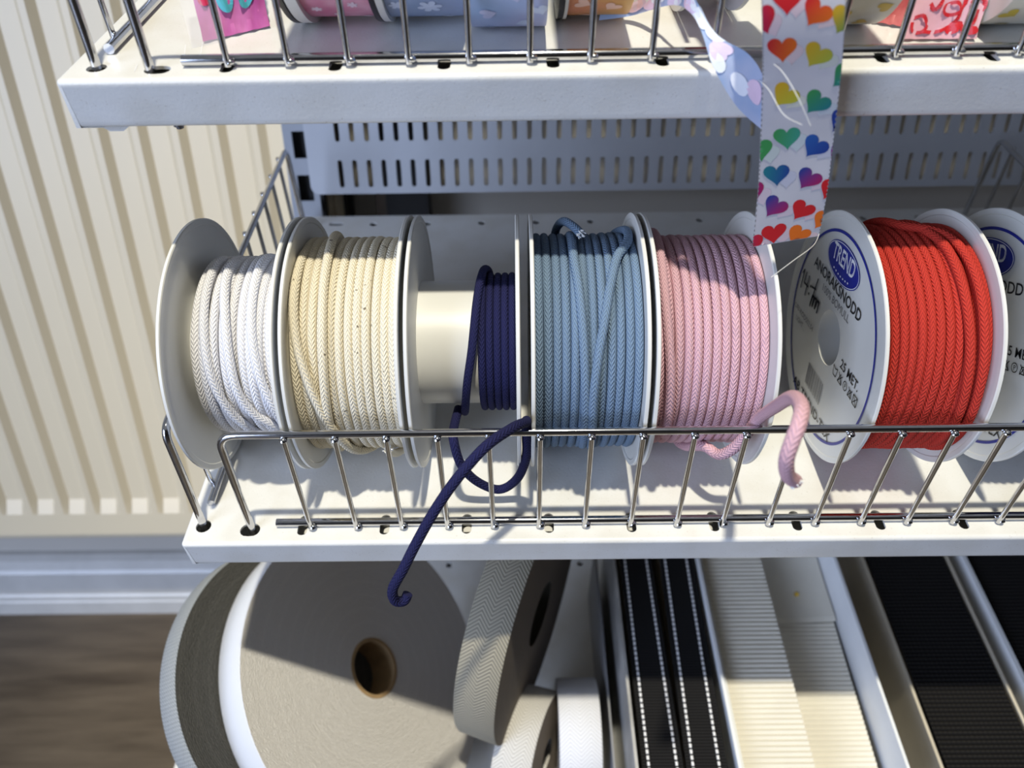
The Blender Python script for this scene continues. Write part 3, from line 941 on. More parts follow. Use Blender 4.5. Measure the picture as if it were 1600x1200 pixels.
ribbon_spool(0.0760, 0.0985, 0.0700, 0.0500, 0.0560, redrib, 'roll of dark red ribbon with a grey end disc behind the hanging heart ribbon', [(0.0990, 0.1010, M_PLASTIC), (0.0735, 0.0755, M_PLASTIC)])

def slab_packet(name, label, cat, bl, br, up, thick, mat, group, crimp=0.004):
    """puffy packet: bottom edge from bl to br (shelf frame), rising along up"""
    root = thing(name, label, cat, frame_point(Z_TOP, *bl), (TILT, 0, 0), group)
    B, Rr, Uu = Vector(bl), Vector(br) - Vector(bl), Vector(up)
    nn = Rr.cross(Uu).normalized()
    mb = MB()
    N = 12
    g = lambda i, j, s: Rr * (i / N) + Uu * (j / N) + nn * s * thick * (sin(pi * min(1, max(0, (i / N - 0.06) / 0.88))) ** 0.5 * sin(pi * min(1, max(0, (j / N - 0.12) / 0.86))) ** 0.5 + 0.03) + nn * 0.0008 * sin(i * 2.3 + j * 1.7)
    for s in (1, -1):
        vs = [g(i, j, s) for j in range(N + 1) for i in range(N + 1)]
        fs = [(j * (N + 1) + i, j * (N + 1) + i + 1, (j + 1) * (N + 1) + i + 1, (j + 1) * (N + 1) + i) for j in range(N) for i in range(N)]
        us = [[(Rr.length * i / N, j / N)] * 4 for j in range(N) for i in range(N)]
        mb.add(vs, fs if s > 0 else [f[::-1] for f in fs], us)
    part('packet_body', mb, mat, root, True, 60)
    def on(u, w, lift=0.0006):
        i, j = u * N, w * N
        return Rr * u + Uu * w + nn * (thick * (sin(pi * min(1, max(0, (u - 0.06) / 0.88))) ** 0.5 * sin(pi * min(1, max(0, (w - 0.12) / 0.86))) ** 0.5 + 0.03) + 0.0008 * sin(i * 2.3 + j * 1.7) + lift)
    return root, on
def patch(mb, on, pts, col, sub=3):
    c = (sum(p[0] for p in pts) / len(pts), sum(p[1] for p in pts) / len(pts))
    n = len(pts)
    vs = [on(*c)]
    for r in range(1, sub + 1):
        vs += [on(c[0] + (p[0] - c[0]) * r / sub, c[1] + (p[1] - c[1]) * r / sub) for p in pts]
    fs = [(0, 1 + k, 1 + (k + 1) % n) for k in range(n)]
    for r in range(1, sub):
        o1, o2 = 1 + (r - 1) * n, 1 + r * n
        fs += [(o1 + k, o2 + k, o2 + (k + 1) % n, o1 + (k + 1) % n) for k in range(n)]
    mb.add(vs, fs, None, col)
magenta = satin('magenta_packet', (0.50, 0.10, 0.36), (0.68, 0.22, 0.50), 70, 0.3)
pk, on = slab_packet('ribbon_packet', 'pink and magenta foil packet with a turquoise shape by the shelf end', 'packet', (-0.1375, 0.029, 0.0010), (-0.1120, 0.047, 0.0010), (-0.008, 0.030, 0.055), 0.004, magenta, 'packets on the upper shelf')
mb = MB()
tq = (0.10, 0.50, 0.62)
for cx, rot in ((0.40, 0.25), (0.72, -0.45)):
    patch(mb, on, [(cx + 0.12 * cos(t) * cos(rot) - 0.16 * sin(t) * sin(rot), 0.235 + 0.10 * sin(t) * cos(rot) + 0.05 * cos(t) * sin(rot)) for t in [2 * pi * k / 20 for k in range(20)]], tq)
patch(mb, on, [(0.13 + 0.09 * cos(t), 0.27 + 0.06 * sin(t)) for t in [2 * pi * k / 16 for k in range(16)]], (0.62, 0.03, 0.10))
part('packet_print', mb, M_PRINT, pk, False)
mb = MB()
mb.add([on(-0.18, -0.05, 0.001), on(0.3, -0.05, 0.0015), on(0.3, 1.0, 0.003), on(-0.25, 1.0, 0.001)], [(0, 1, 2, 3)])
part('film_sleeve', mb, M_FILM, pk, False)
mb = MB()
for x0_, v0_, x1_, v1_ in ((-0.1452, 0.028, -0.1407, 0.0105), (-0.1403, 0.040, -0.1350, 0.0150), (-0.1592, 0.0065, -0.1580, 0.0000)):
    d = 0.00018
    mb.add([(x0_ - d, v0_, 0.0002), (x0_ + d, v0_, 0.0002), (x1_ + d, v1_, 0.0002), (x1_ - d, v1_, 0.0002)], [(0, 1, 2, 3)])
part('scratches', mb, M_WHITE, sh_top, False)

creamrib = satin('ivory_gold_satin', (0.62, 0.56, 0.42), (0.70, 0.68, 0.62), 45)
rt = ribbon_spool(0.1290, 0.1560, 0.0490, 0.0480, 0.0, creamrib, 'roll of ivory ribbon with gold marks beside the red packets', [], [(HP, x, a, 7, r, (0.60, 0.42, 0.08)) for x, a, r in ((-6, 214, 0.4), (5, 224, 1.4), (9, 206, 2.2), (-9, 232, 0.9))])
redfoil = satin('red_foil', (0.40, 0.03, 0.05), (0.66, 0.20, 0.20), 90, 0.25)
slab_packet('ribbon_packet', 'crumpled dark red foil packet tucked behind the pink swirl packet', 'packet', (0.1590, 0.041, 0.0012), (0.1760, 0.031, 0.0012), (0.012, 0.030, 0.045), 0.003, redfoil, 'packets on the upper shelf')
pinkp = satin('pale_pink_packet', (0.74, 0.40, 0.46), (0.78, 0.48, 0.54), 40, 0.3)
pk, on = slab_packet('ribbon_packet', 'pale pink packet printed with red looping swirls', 'packet', (0.1660, 0.0195, 0.0012), (0.1965, 0.0185, 0.0012), (0.010, 0.026, 0.050), 0.003, pinkp, 'packets on the upper shelf')
mb = MB()
def swirl(pts, w=0.028):
    P = smooth_path([(p[0], (p[1] + up_w) * 0.40 + 0.02, 0) for p in pts], 6)
    for a, b in zip(P, P[1:]):
        d = (b - a).normalized(); nx, ny = -d.y * w, d.x * w * 0.45
        mb.add([on(a.x + nx, a.y + ny), on(b.x + nx, b.y + ny), on(b.x - nx, b.y - ny), on(a.x - nx, a.y - ny)], [(0, 1, 2, 3)], None, (0.60, 0.02, 0.03))
for up_w in (0.0, 0.75, 1.5):
    swirl([(0.05, 0.30), (0.16, 0.34), (0.26, 0.18), (0.20, 0.06), (0.08, 0.10), (0.06, 0.24)])
    swirl([(0.20, 0.07), (0.45, 0.08), (0.62, 0.24), (0.64, 0.46), (0.54, 0.56), (0.42, 0.50), (0.44, 0.38), (0.58, 0.36), (0.68, 0.48), (0.66, 0.75)])
    swirl([(0.22, 0.55), (0.30, 0.44), (0.36, 0.62)])
    swirl([(0.80, 0.42), (0.96, 0.44), (0.94, 0.62), (0.80, 0.64), (0.76, 0.54)])
    swirl([(0.90, 0.44), (0.88, 0.24), (0.84, 0.18)])
for c in ((0.62, 0.09), (0.80, 0.12), (0.90, 0.08), (0.70, 0.16)):
    patch(mb, on, [(c[0] + 0.09 * cos(t), c[1] * 0.45 + 0.02 + 0.03 * sin(t)) for t in [2 * pi * k / 14 for k in range(14)]], (0.60, 0.02, 0.03))
part('packet_print', mb, M_PRINT, pk, False)
ribbon_spool(0.1995, 0.2300, 0.0470, 0.0480, 0.0, satin('cream_leaf_satin', (0.66, 0.62, 0.50), (0.70, 0.69, 0.62), 30), 'roll of cream ribbon printed with yellow and green leaves', [],
             [(HP, x, a, s, r, c) for x, a, s, r, c in ((-10, 214, 8, 1, (0.55, 0.42, 0.04)), (-2, 206, 9, 2, (0.10, 0.16, 0.08)), (6, 220, 8, 0.5, (0.55, 0.42, 0.04)), (10, 208, 8, 1.5, (0.30, 0.28, 0.10)), (-5, 230, 6, 2.6, (0.42, 0.34, 0.14)))])

def grid_surface(mb, left, right, n, m, cols=None, thick=0.00004):
    """ribbon between two edge curves, with two sides"""
    L, Rt = smooth_path(left, n), smooth_path(right, n)
    q = len(L)
    vs = [L[i].lerp(Rt[i], j / m) for i in range(q) for j in range(m + 1)]
    nr = []
    for i in range(q):
        a = (L[min(i + 1, q - 1)] - L[max(i - 1, 0)]); nr.append(a.cross(Rt[i] - L[i]).normalized())
    vs2 = [vs[i * (m + 1) + j] + nr[i] * thick for i in range(q) for j in range(m + 1)]
    fs = [(i * (m + 1) + j, i * (m + 1) + j + 1, (i + 1) * (m + 1) + j + 1, (i + 1) * (m + 1) + j) for i in range(q - 1) for j in range(m)]
    mb.add(vs, fs)
    mb.add(vs2, [f[::-1] for f in fs])
    o = len(vs)
    return L, Rt, nr
# ---- hanging heart ribbon
hr = thing('heart_ribbon', 'white satin ribbon with rainbow hearts hanging down over the upper shelf edge', 'ribbon', Wp(0.10, 0.345, -0.1))
org = Vector(hr.location)
lf = [(0.0760, 0.385, 0.000), (0.0775, 0.362, 0.030), (0.0790, 0.340, 0.048), (0.0805, 0.3235, 0.0500), (0.0830, 0.3145, 0.0300), (0.0862, 0.3120, 0.0080), (0.0878, 0.3120, -0.0046), (0.0903, 0.3150, -0.0152), (0.0943, 0.3220, -0.0306), (0.0995, 0.3320, -0.0559), (0.1036, 0.3400, -0.0794), (0.1066, 0.3480, -0.1063)]
rg = [(0.1060, 0.387, 0.000), (0.1075, 0.364, 0.030), (0.1090, 0.341, 0.048), (0.1105, 0.3240, 0.0500), (0.1130, 0.3145, 0.0300), (0.1162, 0.3120, 0.0080), (0.1178, 0.3120, -0.0046), (0.1202, 0.3150, -0.0152), (0.1243, 0.3220, -0.0306), (0.1294, 0.3320, -0.0559), (0.1335, 0.3400, -0.0794), (0.1362, 0.3480, -0.1015)]
lf = [Wp(*p) - org for p in lf]
rg = [Wp(*p) - org for p in rg]
mb = MB()
Lh, Rh, Nh = grid_surface(mb, lf, rg, 10, 8)
M_SATW = satin('white_satin', (0.70, 0.69, 0.73), (0.76, 0.75, 0.79), 30, 0.32, 0.4)
part('satin_band', mb, M_SATW, hr, True, 180)
i0 = 14                       # the print starts behind the fence top
SGN = -1.0 if Nh[90].y > 0 else 1.0
def rib_pt(u, t, lift=0.00018):
    """t = 0 at the picture's top edge of the band, 1 at the cut end"""
    f = i0 + t * (len(Lh) - 1 - i0)
    f = min(max(f, 0), len(Lh) - 1.001)
    i = int(f); k = f - i
    a = Lh[i].lerp(Lh[i + 1], k); b = Rh[i].lerp(Rh[i + 1], k)
    nrm = Nh[i].lerp(Nh[i + 1], k) * SGN
    return a.lerp(b, u) + nrm * (lift + (0.00005 if SGN > 0 else 0.0))
cum = [0.0]
for i in range(i0, len(Lh) - 1):
    cum.append(cum[-1] + ((Lh[i + 1] + Rh[i + 1]) / 2 - (Lh[i] + Rh[i]) / 2).length)
S_TOP = cum[60 - i0]           # arc length where the picture's upper edge crosses the band
def t_of(s):
    for i in range(len(cum) - 1):
        if cum[i + 1] >= s:
            return (i + (s - cum[i]) / (cum[i + 1] - cum[i])) / (len(cum) - 1)
    return 1.0
RW = 0.030
def heart(mb, u, s, size, rot, ca, cb, lift=0.0002):
    cr, sr = cos(rot), sin(rot)
    rings = [(0.0, [(0, 0)])] + [(r, HP) for r in (0.35, 0.7, 1.0)]
    vs, cs = [], []
    for r, pts in rings:
        for px, py in pts:
            qx, qy = px * r, py * r
            x = (qx * cr - qy * sr) * size; y = (qx * sr + qy * cr) * size
            uu = min(max(u + x / RW, 0.0), 1.0)
            ss = min(max(s - y, 0.0), cum[-1] - 0.0003)
            vs.append(rib_pt(uu, t_of(ss), lift))
            k = min(max(qx + 0.5 - 0.25 * qy, 0), 1)
            cs.append(tuple(a * (1 - k) + b * k for a, b in zip(ca, cb)))
    n = len(HP)
    fs = [(0, 1 + k, 1 + (k + 1) % n) for k in range(n)]
    for r in range(2):
        o1, o2 = 1 + r * n, 1 + (r + 1) * n
        fs += [(o1 + k, o2 + k, o2 + (k + 1) % n, o1 + (k + 1) % n) for k in range(n)]
    mb.add(vs, fs, None, cs)
RED, ORG, GLD, GRN, TEA, NAV, PUR, MAG = (0.50, 0.015, 0.02), (0.66, 0.14, 0.015), (0.56, 0.33, 0.02), (0.04, 0.24, 0.07), (0.015, 0.16, 0.20), (0.014, 0.04, 0.22), (0.09, 0.014, 0.15), (0.32, 0.012, 0.09)
def zu(x, y):
    xl_ = 372 - 47 * max(0, y - 700) / 465
    xr_ = 765 - 133 * y / 1110
    return (x - xl_) / (xr_ - xl_), S_TOP + y / 1150 * (cum[-1] - S_TOP)
HEARTS = [(490, 5, 0.0, RED, RED), (620, 55, -0.6, RED, ORG), (375, 80, 0.4, MAG, RED), (748, 85, -0.5, GLD, GRN), (462, 200, 0.05, RED, ORG), (615, 228, -0.55, GLD, (0.35, 0.40, 0.05)), (735, 325, -0.8, GRN, TEA),
          (470, 405, -0.65, GLD, (0.42, 0.42, 0.04)), (612, 440, -0.65, GRN, TEA), (722, 530, -0.6, NAV, NAV), (488, 606, 0.1, GRN, (0.04, 0.26, 0.20)), (605, 650, -0.6, (0.02, 0.09, 0.32), NAV), (372, 665, 0.2, GRN, GRN), (712, 692, -0.7, PUR, MAG),
          (440, 790, 0.1, TEA, NAV), (574, 812, -0.55, NAV, MAG), (672, 872, -0.5, RED, RED), (424, 955, -0.6, NAV, MAG), (545, 982, -0.55, RED, RED), (640, 1052, -0.6, ORG, ORG), (424, 1098, 0.1, RED, RED), (528, 1125, -0.6, ORG, ORG), (325, 1148, 0.3, MAG, RED), (330, 880, 0.3, PUR, MAG)]
PALETTE = [MAG, RED, ORG, GLD, GRN, TEA, NAV, PUR]
for k in range(1, 9):
    y = 5 - 100 * k
    HEARTS.append((450 + 18 * (k % 2), y, 0.05, PALETTE[(9 - k) % 8], PALETTE[(10 - k) % 8]))
    HEARTS.append((625 - 12 * (k % 2), y + 40, -0.6, PALETTE[(10 - k) % 8], PALETTE[(11 - k) % 8]))
HEARTS = [h for h in HEARTS if zu(h[0], h[1])[1] > 0.006]
mb = MB()
for x, y, rot, ca, cb in HEARTS:
    u, s = zu(x, y)
    for gx, gy in ((42, 22),):
        gu, gs = zu(x + gx, y + gy)
        pale_ = tuple(0.44 + 0.26 * c for c in cb)
        if 0 < gu < 1.08:
            mb = MB()
            heart(mb, gu, gs, 0.0092, rot, (pale_[0], pale_[1], pale_[2] + 0.04), (pale_[0], pale_[1], pale_[2] + 0.04), 0.00011)
            part('pale_heart', mb, M_PRINT, hr, True, 180)
    mb = MB()
    heart(mb, u, s, 0.0112, rot, ca, cb, 0.00018)
    part('printed_heart', mb, M_PRINT, hr, True, 180)
mb = MB()
for c in ((0.006), (0.994)):
    for k in range(0, 120):
        t0 = k / 120
        a, b = rib_pt(c - 0.006, t0, 0.0002), rib_pt(c + 0.006, t0, 0.0002)
        a2, b2 = rib_pt(c - 0.006, t0 + 0.004, 0.0002), rib_pt(c + 0.006, t0 + 0.004, 0.0002)
        mb.add([a, b, b2, a2], [(0, 1, 2, 3)])
part('woven_edge', mb, M_INKG, hr, False)['kind'] = 'stuff'
mb = MB()
P = smooth_path([Wp(0.1360, 0.3475, -0.1005) - org, Wp(0.1304, 0.338, -0.1030) - org, Wp(0.1190, 0.328, -0.1065) - org, Wp(0.1085, 0.322, -0.1118) - org], 6)
tube(mb, P, 0.00013, 6)
part('loose_thread', mb, M_THREAD, hr)

# ---- twisted pastel ribbon
def tpt(x, v, n):
    return frame_point(Z_TOP, x, v, n)
pr = thing('pastel_ribbon', 'loose pastel blue and pink ribbon end twisting out through the fence', 'ribbon', tpt(0.05, 0.045, 0))
org2 = Vector(pr.location)
lo = [(0.0380, 0.0460, 0.0016), (0.0519, 0.0440, 0.0040), (0.0617, 0.030, 0.0120), (0.0669, 0.015, 0.0178), (0.0712, 0.003, 0.0180), (0.0735, -0.008, 0.0141), (0.0778, -0.016, 0.0047), (0.0884, -0.0200, -0.0093), (0.1005, -0.022, -0.0190)]
up_ = [(0.0400, 0.0500, 0.0130), (0.0540, 0.0470, 0.0160), (0.0625, 0.0320, 0.0250), (0.0680, 0.0140, 0.0262), (0.0722, 0.0020, 0.0225), (0.0786, -0.010, 0.0148), (0.0907, -0.016, 0.0095), (0.0980, -0.020, -0.0003), (0.1010, -0.022, -0.0180)]
mb = MB()
Lp, Rp, Np = grid_surface(mb, [tpt(*p) - org2 for p in lo], [tpt(*p) - org2 for p in up_], 8, 8)
M_PAST = satin('pastel_blue_satin', (0.40, 0.55, 0.80), (0.62, 0.68, 0.86), 70, 0.35, 0.35)
part('satin_band', mb, M_PAST, pr, True, 180)
mb = MB()
rnd = random.Random(5)
for k in range(26):
    i = rnd.randrange(6, len(Lp) - 8); u = rnd.uniform(0.1, 0.9)
    col = rnd.choice(((0.78, 0.58, 0.72), (0.80, 0.84, 0.90), (0.72, 0.60, 0.80), (0.82, 0.84, 0.92)))
    for side in (1, -1):
        c = Lp[i].lerp(Rp[i], u)
        ax = (Lp[i + 1] - Lp[i - 1]).normalized(); bx = (Rp[i] - Lp[i]).normalized()
        w = (Rp[i] - Lp[i]).length
        vs = [c + Np[i] * (0.0005 if side > 0 else -0.0003)]
        for q in range(14):
            a = 2 * pi * q / 14
            ii = i + 2.6 * cos(a); i1 = int(ii); kk = ii - i1
            uu = min(max(u + sin(a) * 0.0028 / max(w, 0.003), 0), 1)
            p = Lp[i1].lerp(Rp[i1], uu).lerp(Lp[i1 + 1].lerp(Rp[i1 + 1], uu), kk)
            vs.append(p + Np[i1] * (0.0005 if side > 0 else -0.0003))
        mb.add(vs, [(0, 1 + q, 1 + (q + 1) % 14) for q in range(14)], None, col)
part('ribbon_print', mb, M_PRINT, pr, False)['kind'] = 'stuff'
mb = MB()
for pts in (((0.0975, 0.327, -0.0260), (0.0985, 0.312, -0.0285), (0.1020, 0.3020, -0.0360), (0.1085, 0.3020, -0.0465)), ((0.0955, 0.333, -0.0330), (0.0950, 0.314, -0.0350), (0.0985, 0.304, -0.0425), (0.1055, 0.3030, -0.0462))):
    tube(mb, [p - org2 for p in smooth_path([Wp(*q) for q in pts], 8)], 0.00013, 6)
part('loose_threads', mb, M_THREAD, pr)

# ================================================================ lowest shelf contents
def tape_roll(name, label, C, axis, R, w, hole, coil, tape, group, core=True):
    """C = centre of the face that looks along axis; the roll reaches back by w"""
    root = thing(name, label, 'tape roll', C, (0, 0, 0), group)
    root.rotation_mode = 'QUATERNION'
    root.rotation_quaternion = Vector(axis).to_track_quat('Z', 'Y')
    seg = 120
    mb = MB()
    rr = [hole, hole + (R - hole) * 0.33, hole + (R - hole) * 0.66, R - 0.0004]
    vs = [(r * cos(2 * pi * k / seg), r * sin(2 * pi * k / seg), z) for z in (0, -w) for r in rr for k in range(seg)]
    fs = []
    for z in range(2):
        for i in range(3):
            o1, o2 = (z * 4 + i) * seg, (z * 4 + i + 1) * seg
            for k in range(seg):
                f = (o1 + k, o2 + k, o2 + (k + 1) % seg, o1 + (k + 1) % seg)
                fs.append(f if z == 0 else f[::-1])
    mb.add(vs, fs)
    part('wound_coil', mb, coil, root, True, 40)
    mb = MB()
    vs, fs, us = [], [], []
    pf = [(R - 0.0004, 0.0), (R, -0.0006), (R, -w + 0.0006), (R - 0.0004, -w)]
    for k in range(seg + 1):
        a = 2 * pi * k / seg
        vs += [(r * cos(a), r * sin(a), z) for r, z in pf]
    for k in range(seg):
        for i in range(3):
            fs.append((k * 4 + i, k * 4 + i + 1, (k + 1) * 4 + i + 1, (k + 1) * 4 + i))
            u0, u1 = 2 * pi * R * k / seg, 2 * pi * R * (k + 1) / seg
            v0, v1 = -pf[i][1] / w, -pf[i + 1][1] / w
            us.append([(u0, v0), (u0, v1), (u1, v1), (u1, v0)])
    mb.add(vs, fs, us)
    part('outer_tape', mb, tape, root, True, 60)
    if core:
        mb = MB()
        q = 48
        vs = [(r * cos(2 * pi * k / q), r * sin(2 * pi * k / q), z) for r, z in ((hole, 0.0004), (hole - 0.0028, 0.0004), (hole - 0.0028, -w - 0.0004), (hole, -w - 0.0004)) for k in range(q)]
        mb.add(vs, [(i * q + k, i * q + (k + 1) % q, ((i + 1) % 4) * q + (k + 1) % q, ((i + 1) % 4) * q + k) for i in range(4) for k in range(q)])
        part('cardboard_core', mb, M_CARD, root, True, 40)
    return root
COIL_W = coil_mat('white_webbing_edges', (0.72, 0.69, 0.65), (0.90, 0.87, 0.83))
TAPE_W = tape_mat('white_webbing', (0.66, 0.68, 0.72), (0.82, 0.83, 0.86), 0.0018, 10, 1.0)
COIL_G = coil_mat('grey_webbing_edges', (0.032, 0.031, 0.027), (0.10, 0.097, 0.088), 0.0014)
TAPE_G = tape_mat('grey_webbing', (0.17, 0.18, 0.18), (0.42, 0.44, 0.45), 0.0026, 8, 0.8)
COIL_T = coil_mat('taupe_tape_edges', (0.16, 0.13, 0.105), (0.24, 0.20, 0.165), 0.0009)
TAPE_T = tape_mat('taupe_herringbone', (0.15, 0.135, 0.105), (0.38, 0.35, 0.27), 0.0030, 2, 2.6)
TAPE_S = tape_mat('pale_herringbone', (0.42, 0.40, 0.37), (0.72, 0.70, 0.66), 0.0030, 2, 2.6)
TAPE_W2 = tape_mat('white_herringbone', (0.58, 0.58, 0.61), (0.82, 0.82, 0.84), 0.0030, 2, 2.6)
GR = 'webbing rolls on the lowest shelf'
AX = Vector((0.7539, -0.2702, 0.5988)).normalized()
CW = Wp(-0.1165, 0.4531, -0.476)
tape_roll('webbing_roll', 'big roll of white webbing leaning with its cardboard core showing', CW, AX, 0.119, 0.0262, 0.0232, COIL_W, TAPE_W, GR)
tape_roll('webbing_roll', 'roll of dark grey webbing half hidden behind the big white roll', Wp(-0.1656, 0.4364, -0.4664), AX, 0.105, 0.020, 0.022, COIL_G, TAPE_G, GR)
tape_roll('webbing_roll', 'roll of taupe herringbone tape standing on edge against the white roll', Wp(0.0149, 0.4742, -0.4415), (0.9361, -0.3361, -0.1043), 0.1007, 0.0309, 0.026, COIL_T, TAPE_T, GR, False)
tape_roll('webbing_roll', 'small roll of beige herringbone tape below the taupe roll', frame_point(Z_LOW, 0.0192, 0.100, 0.0480), (0.94, -0.34, 0.02), 0.0480, 0.031, 0.012, COIL_T, TAPE_S, GR, False)
tape_roll('webbing_roll', 'small roll of white herringbone tape beside the black ribbon box', frame_point(Z_LOW, 0.0605, 0.1150, 0.0450), (1, 0, 0), 0.0450, 0.0325, 0.012, COIL_W, TAPE_W2, GR, False)

def low_box(label, x0, x1, h, mat, v0=0.030, v1=0.275, t=0.0022, h2=None, left_mat=None):
    root = thing('ribbon_box', label, 'box', frame_point(Z_LOW, (x0 + x1) / 2, (v0 + v1) / 2, 0), (TILT, 0, 0), 'ribbon boxes on the lowest shelf')
    w, l = (x1 - x0) / 2, (v1 - v0) / 2
    h2 = h2 or h
    mb = MB(); box(mb, -w, w, -l, l, 0, t); part('box_bottom', mb, mat, root, False)
    mb = MB(); box(mb, -w, -w + t, -l, l, t, h); part('side_wall', mb, left_mat or mat, root, False)
    mb = MB(); box(mb, w - t, w, -l, l, t, h2); part('side_wall', mb, mat, root, False)
    mb = MB(); box(mb, -w + t, w - t, -l, -l + t, t, h * 0.75); part('end_wall', mb, mat, root, False)
    mb = MB(); box(mb, -w + t, w - t, l - t, l, t, h); part('end_wall', mb, mat, root, False)
    return root
def strip_low(name, label, x0a, x1a, x0b, x1b, n, mat, va=0.040, vb=0.262, ribs=0.0, pitch=0.0039, th=0.0012, sag=0.0, stitch=None, dn=0.0, cat='ribbon', drop=0.05):
    """length of ribbon lying along the box (front va at x..a, back vb at x..b), wound round at both ends"""
    root = thing(name, label, cat, frame_point(Z_LOW, (x0a + x1a) / 2, va, 0), (TILT, 0, 0), 'ribbons in the boxes')
    cx = (x0a + x1a) / 2
    L = vb - va
    m = int(L / pitch * 6) if ribs else 60
    R0 = 0.012
    mb = MB()
    vs = []
    prof = []
    for k in range(9):
        a = pi / 2 * k / 8
        prof.append((-R0 * cos(a) + R0, n - R0 + R0 * sin(a)))
    prof = [(0.0, n - drop)] + prof
    for k in range(1, m + 1):
        v = R0 + (L - 2 * R0) * k / m
        prof.append((v, n + dn * v / L - sag * sin(pi * v / L) + ribs * 0.5 * (sin(2 * pi * v / pitch))))
    for k in range(1, 9):
        a = pi / 2 * k / 8
        prof.append((L - R0 + R0 * sin(a), n + dn - R0 + R0 * cos(a)))
    prof.append((L, n + dn - drop))
    nc = 6
    for v, h in prof:
        f = v / L
        a, b = x0a + (x0b - x0a) * f - cx, x1a + (x1b - x1a) * f - cx
        vs += [(a + (b - a) * j / nc, v, h) for j in range(nc + 1)]
    q = len(prof)
    fs = [(i * (nc + 1) + j, i * (nc + 1) + j + 1, (i + 1) * (nc + 1) + j + 1, (i + 1) * (nc + 1) + j) for i in range(q - 1) for j in range(nc)]
    us = [[(prof[i][0], j / nc), (prof[i][0], (j + 1) / nc), (prof[i + 1][0], (j + 1) / nc), (prof[i + 1][0], j / nc)] for i in range(q - 1) for j in range(nc)]
    mb.add(vs, fs, us)
    # edge thickness
    e0 = [Vector(vs[i * (nc + 1)]) for i in range(q)]; e1 = [Vector(vs[i * (nc + 1) + nc]) for i in range(q)]
    for e in (e0, e1):
        mb.add(e + [p + Vector((0, 0, -th)) for p in e], [(i, i + 1, q + i + 1, q + i) for i in range(q - 1)])
    band = part('ribbon_band', mb, mat, root, True, 60)
    # card the ribbon is wound on
    mb = MB()
    xa, xb = max(x0a, x0b) - cx + 0.001, min(x1a, x1b) - cx - 0.001
    box(mb, xa, xb, 0.004, L - 0.004, 0.0026, min(n, n + dn) - 0.013 - sag)
    part('winding_card', mb, M_BOXT, root, False)
    if stitch:
        mb = MB()
        for u in stitch:
            v = R0 + 0.001
            while v < L - R0 - 0.003:
                f = v / L
                a, b = x0a + (x0b - x0a) * f - cx, x1a + (x1b - x1a) * f - cx
                x = a + (b - a) * u
                hh = n + dn * f - sag * sin(pi * f)
                box(mb, x - 0.0008, x + 0.0008, v, v + 0.0027, hh + 0.0001, hh + 0.0007)
                v += 0.0041
        part('stitching', mb, M_WHITE, root, False, label='two lines of white stitching')
    return root
def web_mat(name, c0, c1, per):
    m, nt, b = new_mat(name)
    uv = nt.nodes.new('ShaderNodeUVMap')
    sp = nt.nodes.new('ShaderNodeSeparateXYZ')
    nt.links.new(uv.outputs[0], sp.inputs[0])
    s = math_n(nt, 'MULTIPLY_ADD', math_n(nt, 'SINE', math_n(nt, 'MULTIPLY', sp.outputs[0], 2 * pi / per)), 0.5, 0.5)
    s2 = math_n(nt, 'MULTIPLY_ADD', math_n(nt, 'SINE', math_n(nt, 'MULTIPLY', sp.outputs[1], 2 * pi * 18)), 0.5, 0.5)
    k = math_n(nt, 'MULTIPLY', s, math_n(nt, 'MULTIPLY_ADD', s2, 0.5, 0.5))
    nt.links.new(mix_col(nt, k, c0, c1), b.inputs['Base Color'])
    b.inputs['Roughness'].default_value = 0.75
    b.inputs['Specular IOR Level'].default_value = 0.15
    bump(nt, b, k, 0.0004)
    return m
M_BLKW = web_mat('black_webbing', (0.004, 0.004, 0.005), (0.020, 0.019, 0.019), 0.0022)
M_BLKG = web_mat('black_grosgrain', (0.003, 0.003, 0.004), (0.022, 0.020, 0.018), 0.0034)
M_GROS = plain('ivory_grosgrain', (0.74, 0.70, 0.60), 0.65, var=0.04, scale=50)
low_box('open card box of black white-stitched webbing', 0.0775, 0.1508, 0.130, M_BOXW, left_mat=M_BOXG)
strip_low('webbing_strip', 'black webbing with two white stitched lines, beside the grey box side', 0.0825, 0.1115, 0.0840, 0.1105, 0.1270, M_BLKW, stitch=(0.16, 0.84), cat='webbing')
strip_low('webbing_strip', 'black webbing with two white stitched lines, beside the ivory ribbon box', 0.1130, 0.1415, 0.1185, 0.1470, 0.1265, M_BLKW, stitch=(0.16, 0.80), cat='webbing')
t = thing('card_sheet', 'thin dark card standing against the black webbing box', 'card', frame_point(Z_LOW, 0.0672, 0.15, 0.0), (TILT, 0, 0))
mb = MB()
mb.add([(-0.0008, -0.12, 0), (0.0008, -0.12, 0), (0.0008, 0.12, 0), (-0.0008, 0.12, 0), (0.0004, -0.12, 0.080), (0.0020, -0.12, 0.080), (0.0020, 0.12, 0.088), (0.0004, 0.12, 0.088)],
       [(3, 2, 1, 0), (4, 5, 6, 7), (0, 1, 5, 4), (1, 2, 6, 5), (2, 3, 7, 6), (3, 0, 4, 7)])
part('sheet', mb, M_INKG, t, False)
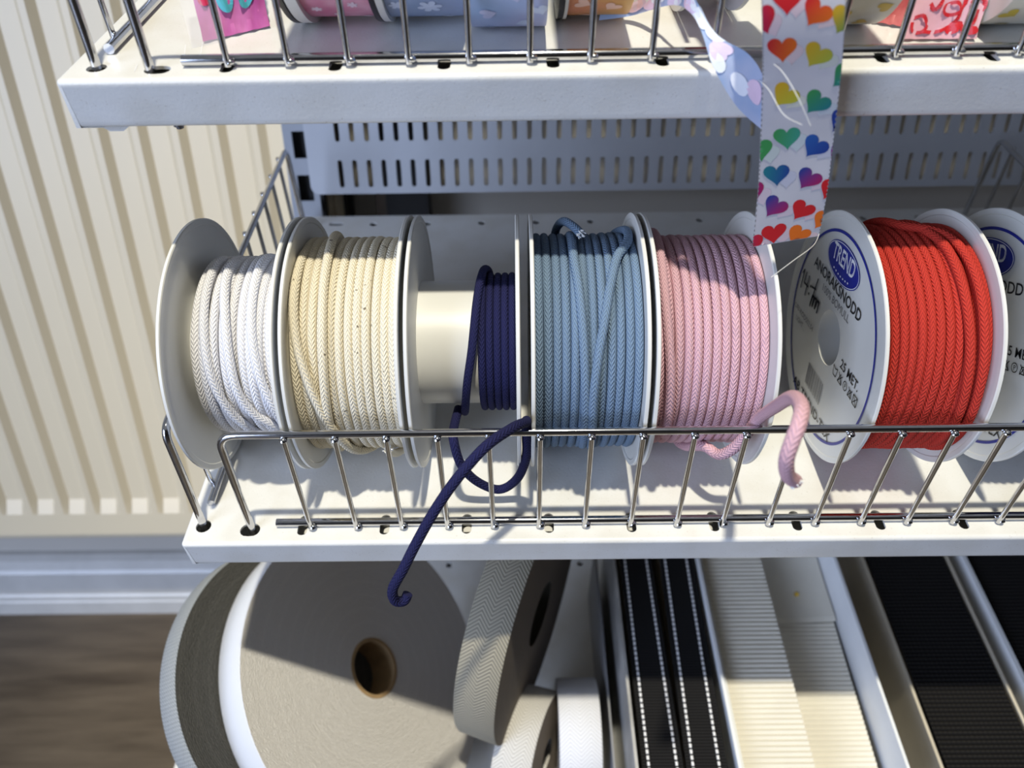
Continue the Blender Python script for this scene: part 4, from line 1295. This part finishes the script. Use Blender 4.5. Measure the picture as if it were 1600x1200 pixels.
low_box('open white card box of ivory grosgrain ribbon', 0.1520, 0.2690, 0.124, M_BOXW)
strip_low('grosgrain_ribbon', 'ivory ribbed grosgrain ribbon lying higher, beside the black webbing box', 0.1552, 0.2050, 0.1552, 0.2060, 0.1195, M_GROS, ribs=0.0011)
strip_low('grosgrain_ribbon', 'ivory ribbed grosgrain ribbon lying lower, with a cut end across it', 0.2070, 0.2610, 0.2070, 0.2655, 0.0890, M_GROS, ribs=0.0011)
t = thing('grosgrain_flap', 'smooth ivory ribbon flap folded over the lower grosgrain, marked by a yellow pin', 'ribbon', frame_point(Z_LOW, 0.236, 0.188, 0.0), (TILT, 0, 0))
mb = MB()
pf = [(0.0, 0.0912), (0.004, 0.0922), (0.03, 0.0925), (0.060, 0.0935), (0.068, 0.0925)]
vs = [(x, v + (0.003 if x > 0 else 0), n_ + dz) for dz in (0, -0.0009) for v, n_ in pf for x in (-0.0288, 0.0295)]
mb.add(vs, [(2 * i, 2 * i + 1, 2 * i + 3, 2 * i + 2) for i in range(4)] + [(10 + 2 * i + 2, 10 + 2 * i + 3, 10 + 2 * i + 1, 10 + 2 * i) for i in range(4)] + [(0, 10, 11, 1), (8, 9, 19, 18)])
part('flap', mb, M_GROS, t, False)
mb = MB()
c = Vector((0.0020, 0.0270, 0.0935))
tube(mb, [c + Vector((0, 0, -0.0016 + 0.0008 * k)) for k in range(6)], lambda q: 0.0004 + 0.0016 * sin(pi * q), 12)
part('pin_head', mb, M_YEL, t)
low_box('cream card box of wide black grosgrain ribbon', 0.3000, 0.3760, 0.1045, M_BOXT)
strip_low('grosgrain_ribbon', 'wide black ribbed grosgrain ribbon in the cream card box', 0.3045, 0.3710, 0.3045, 0.3710, 0.1050, M_BLKG, ribs=0.0009, pitch=0.0034)
low_box('white-edged card box of black ribbon at the row end', 0.3890, 0.4590, 0.104, M_BOXW, t=0.0035)
strip_low('grosgrain_ribbon', 'black ribbon in the white-edged box at the row end', 0.3945, 0.4530, 0.3945, 0.4530, 0.0990, M_BLKG, ribs=0.0009, pitch=0.0034)
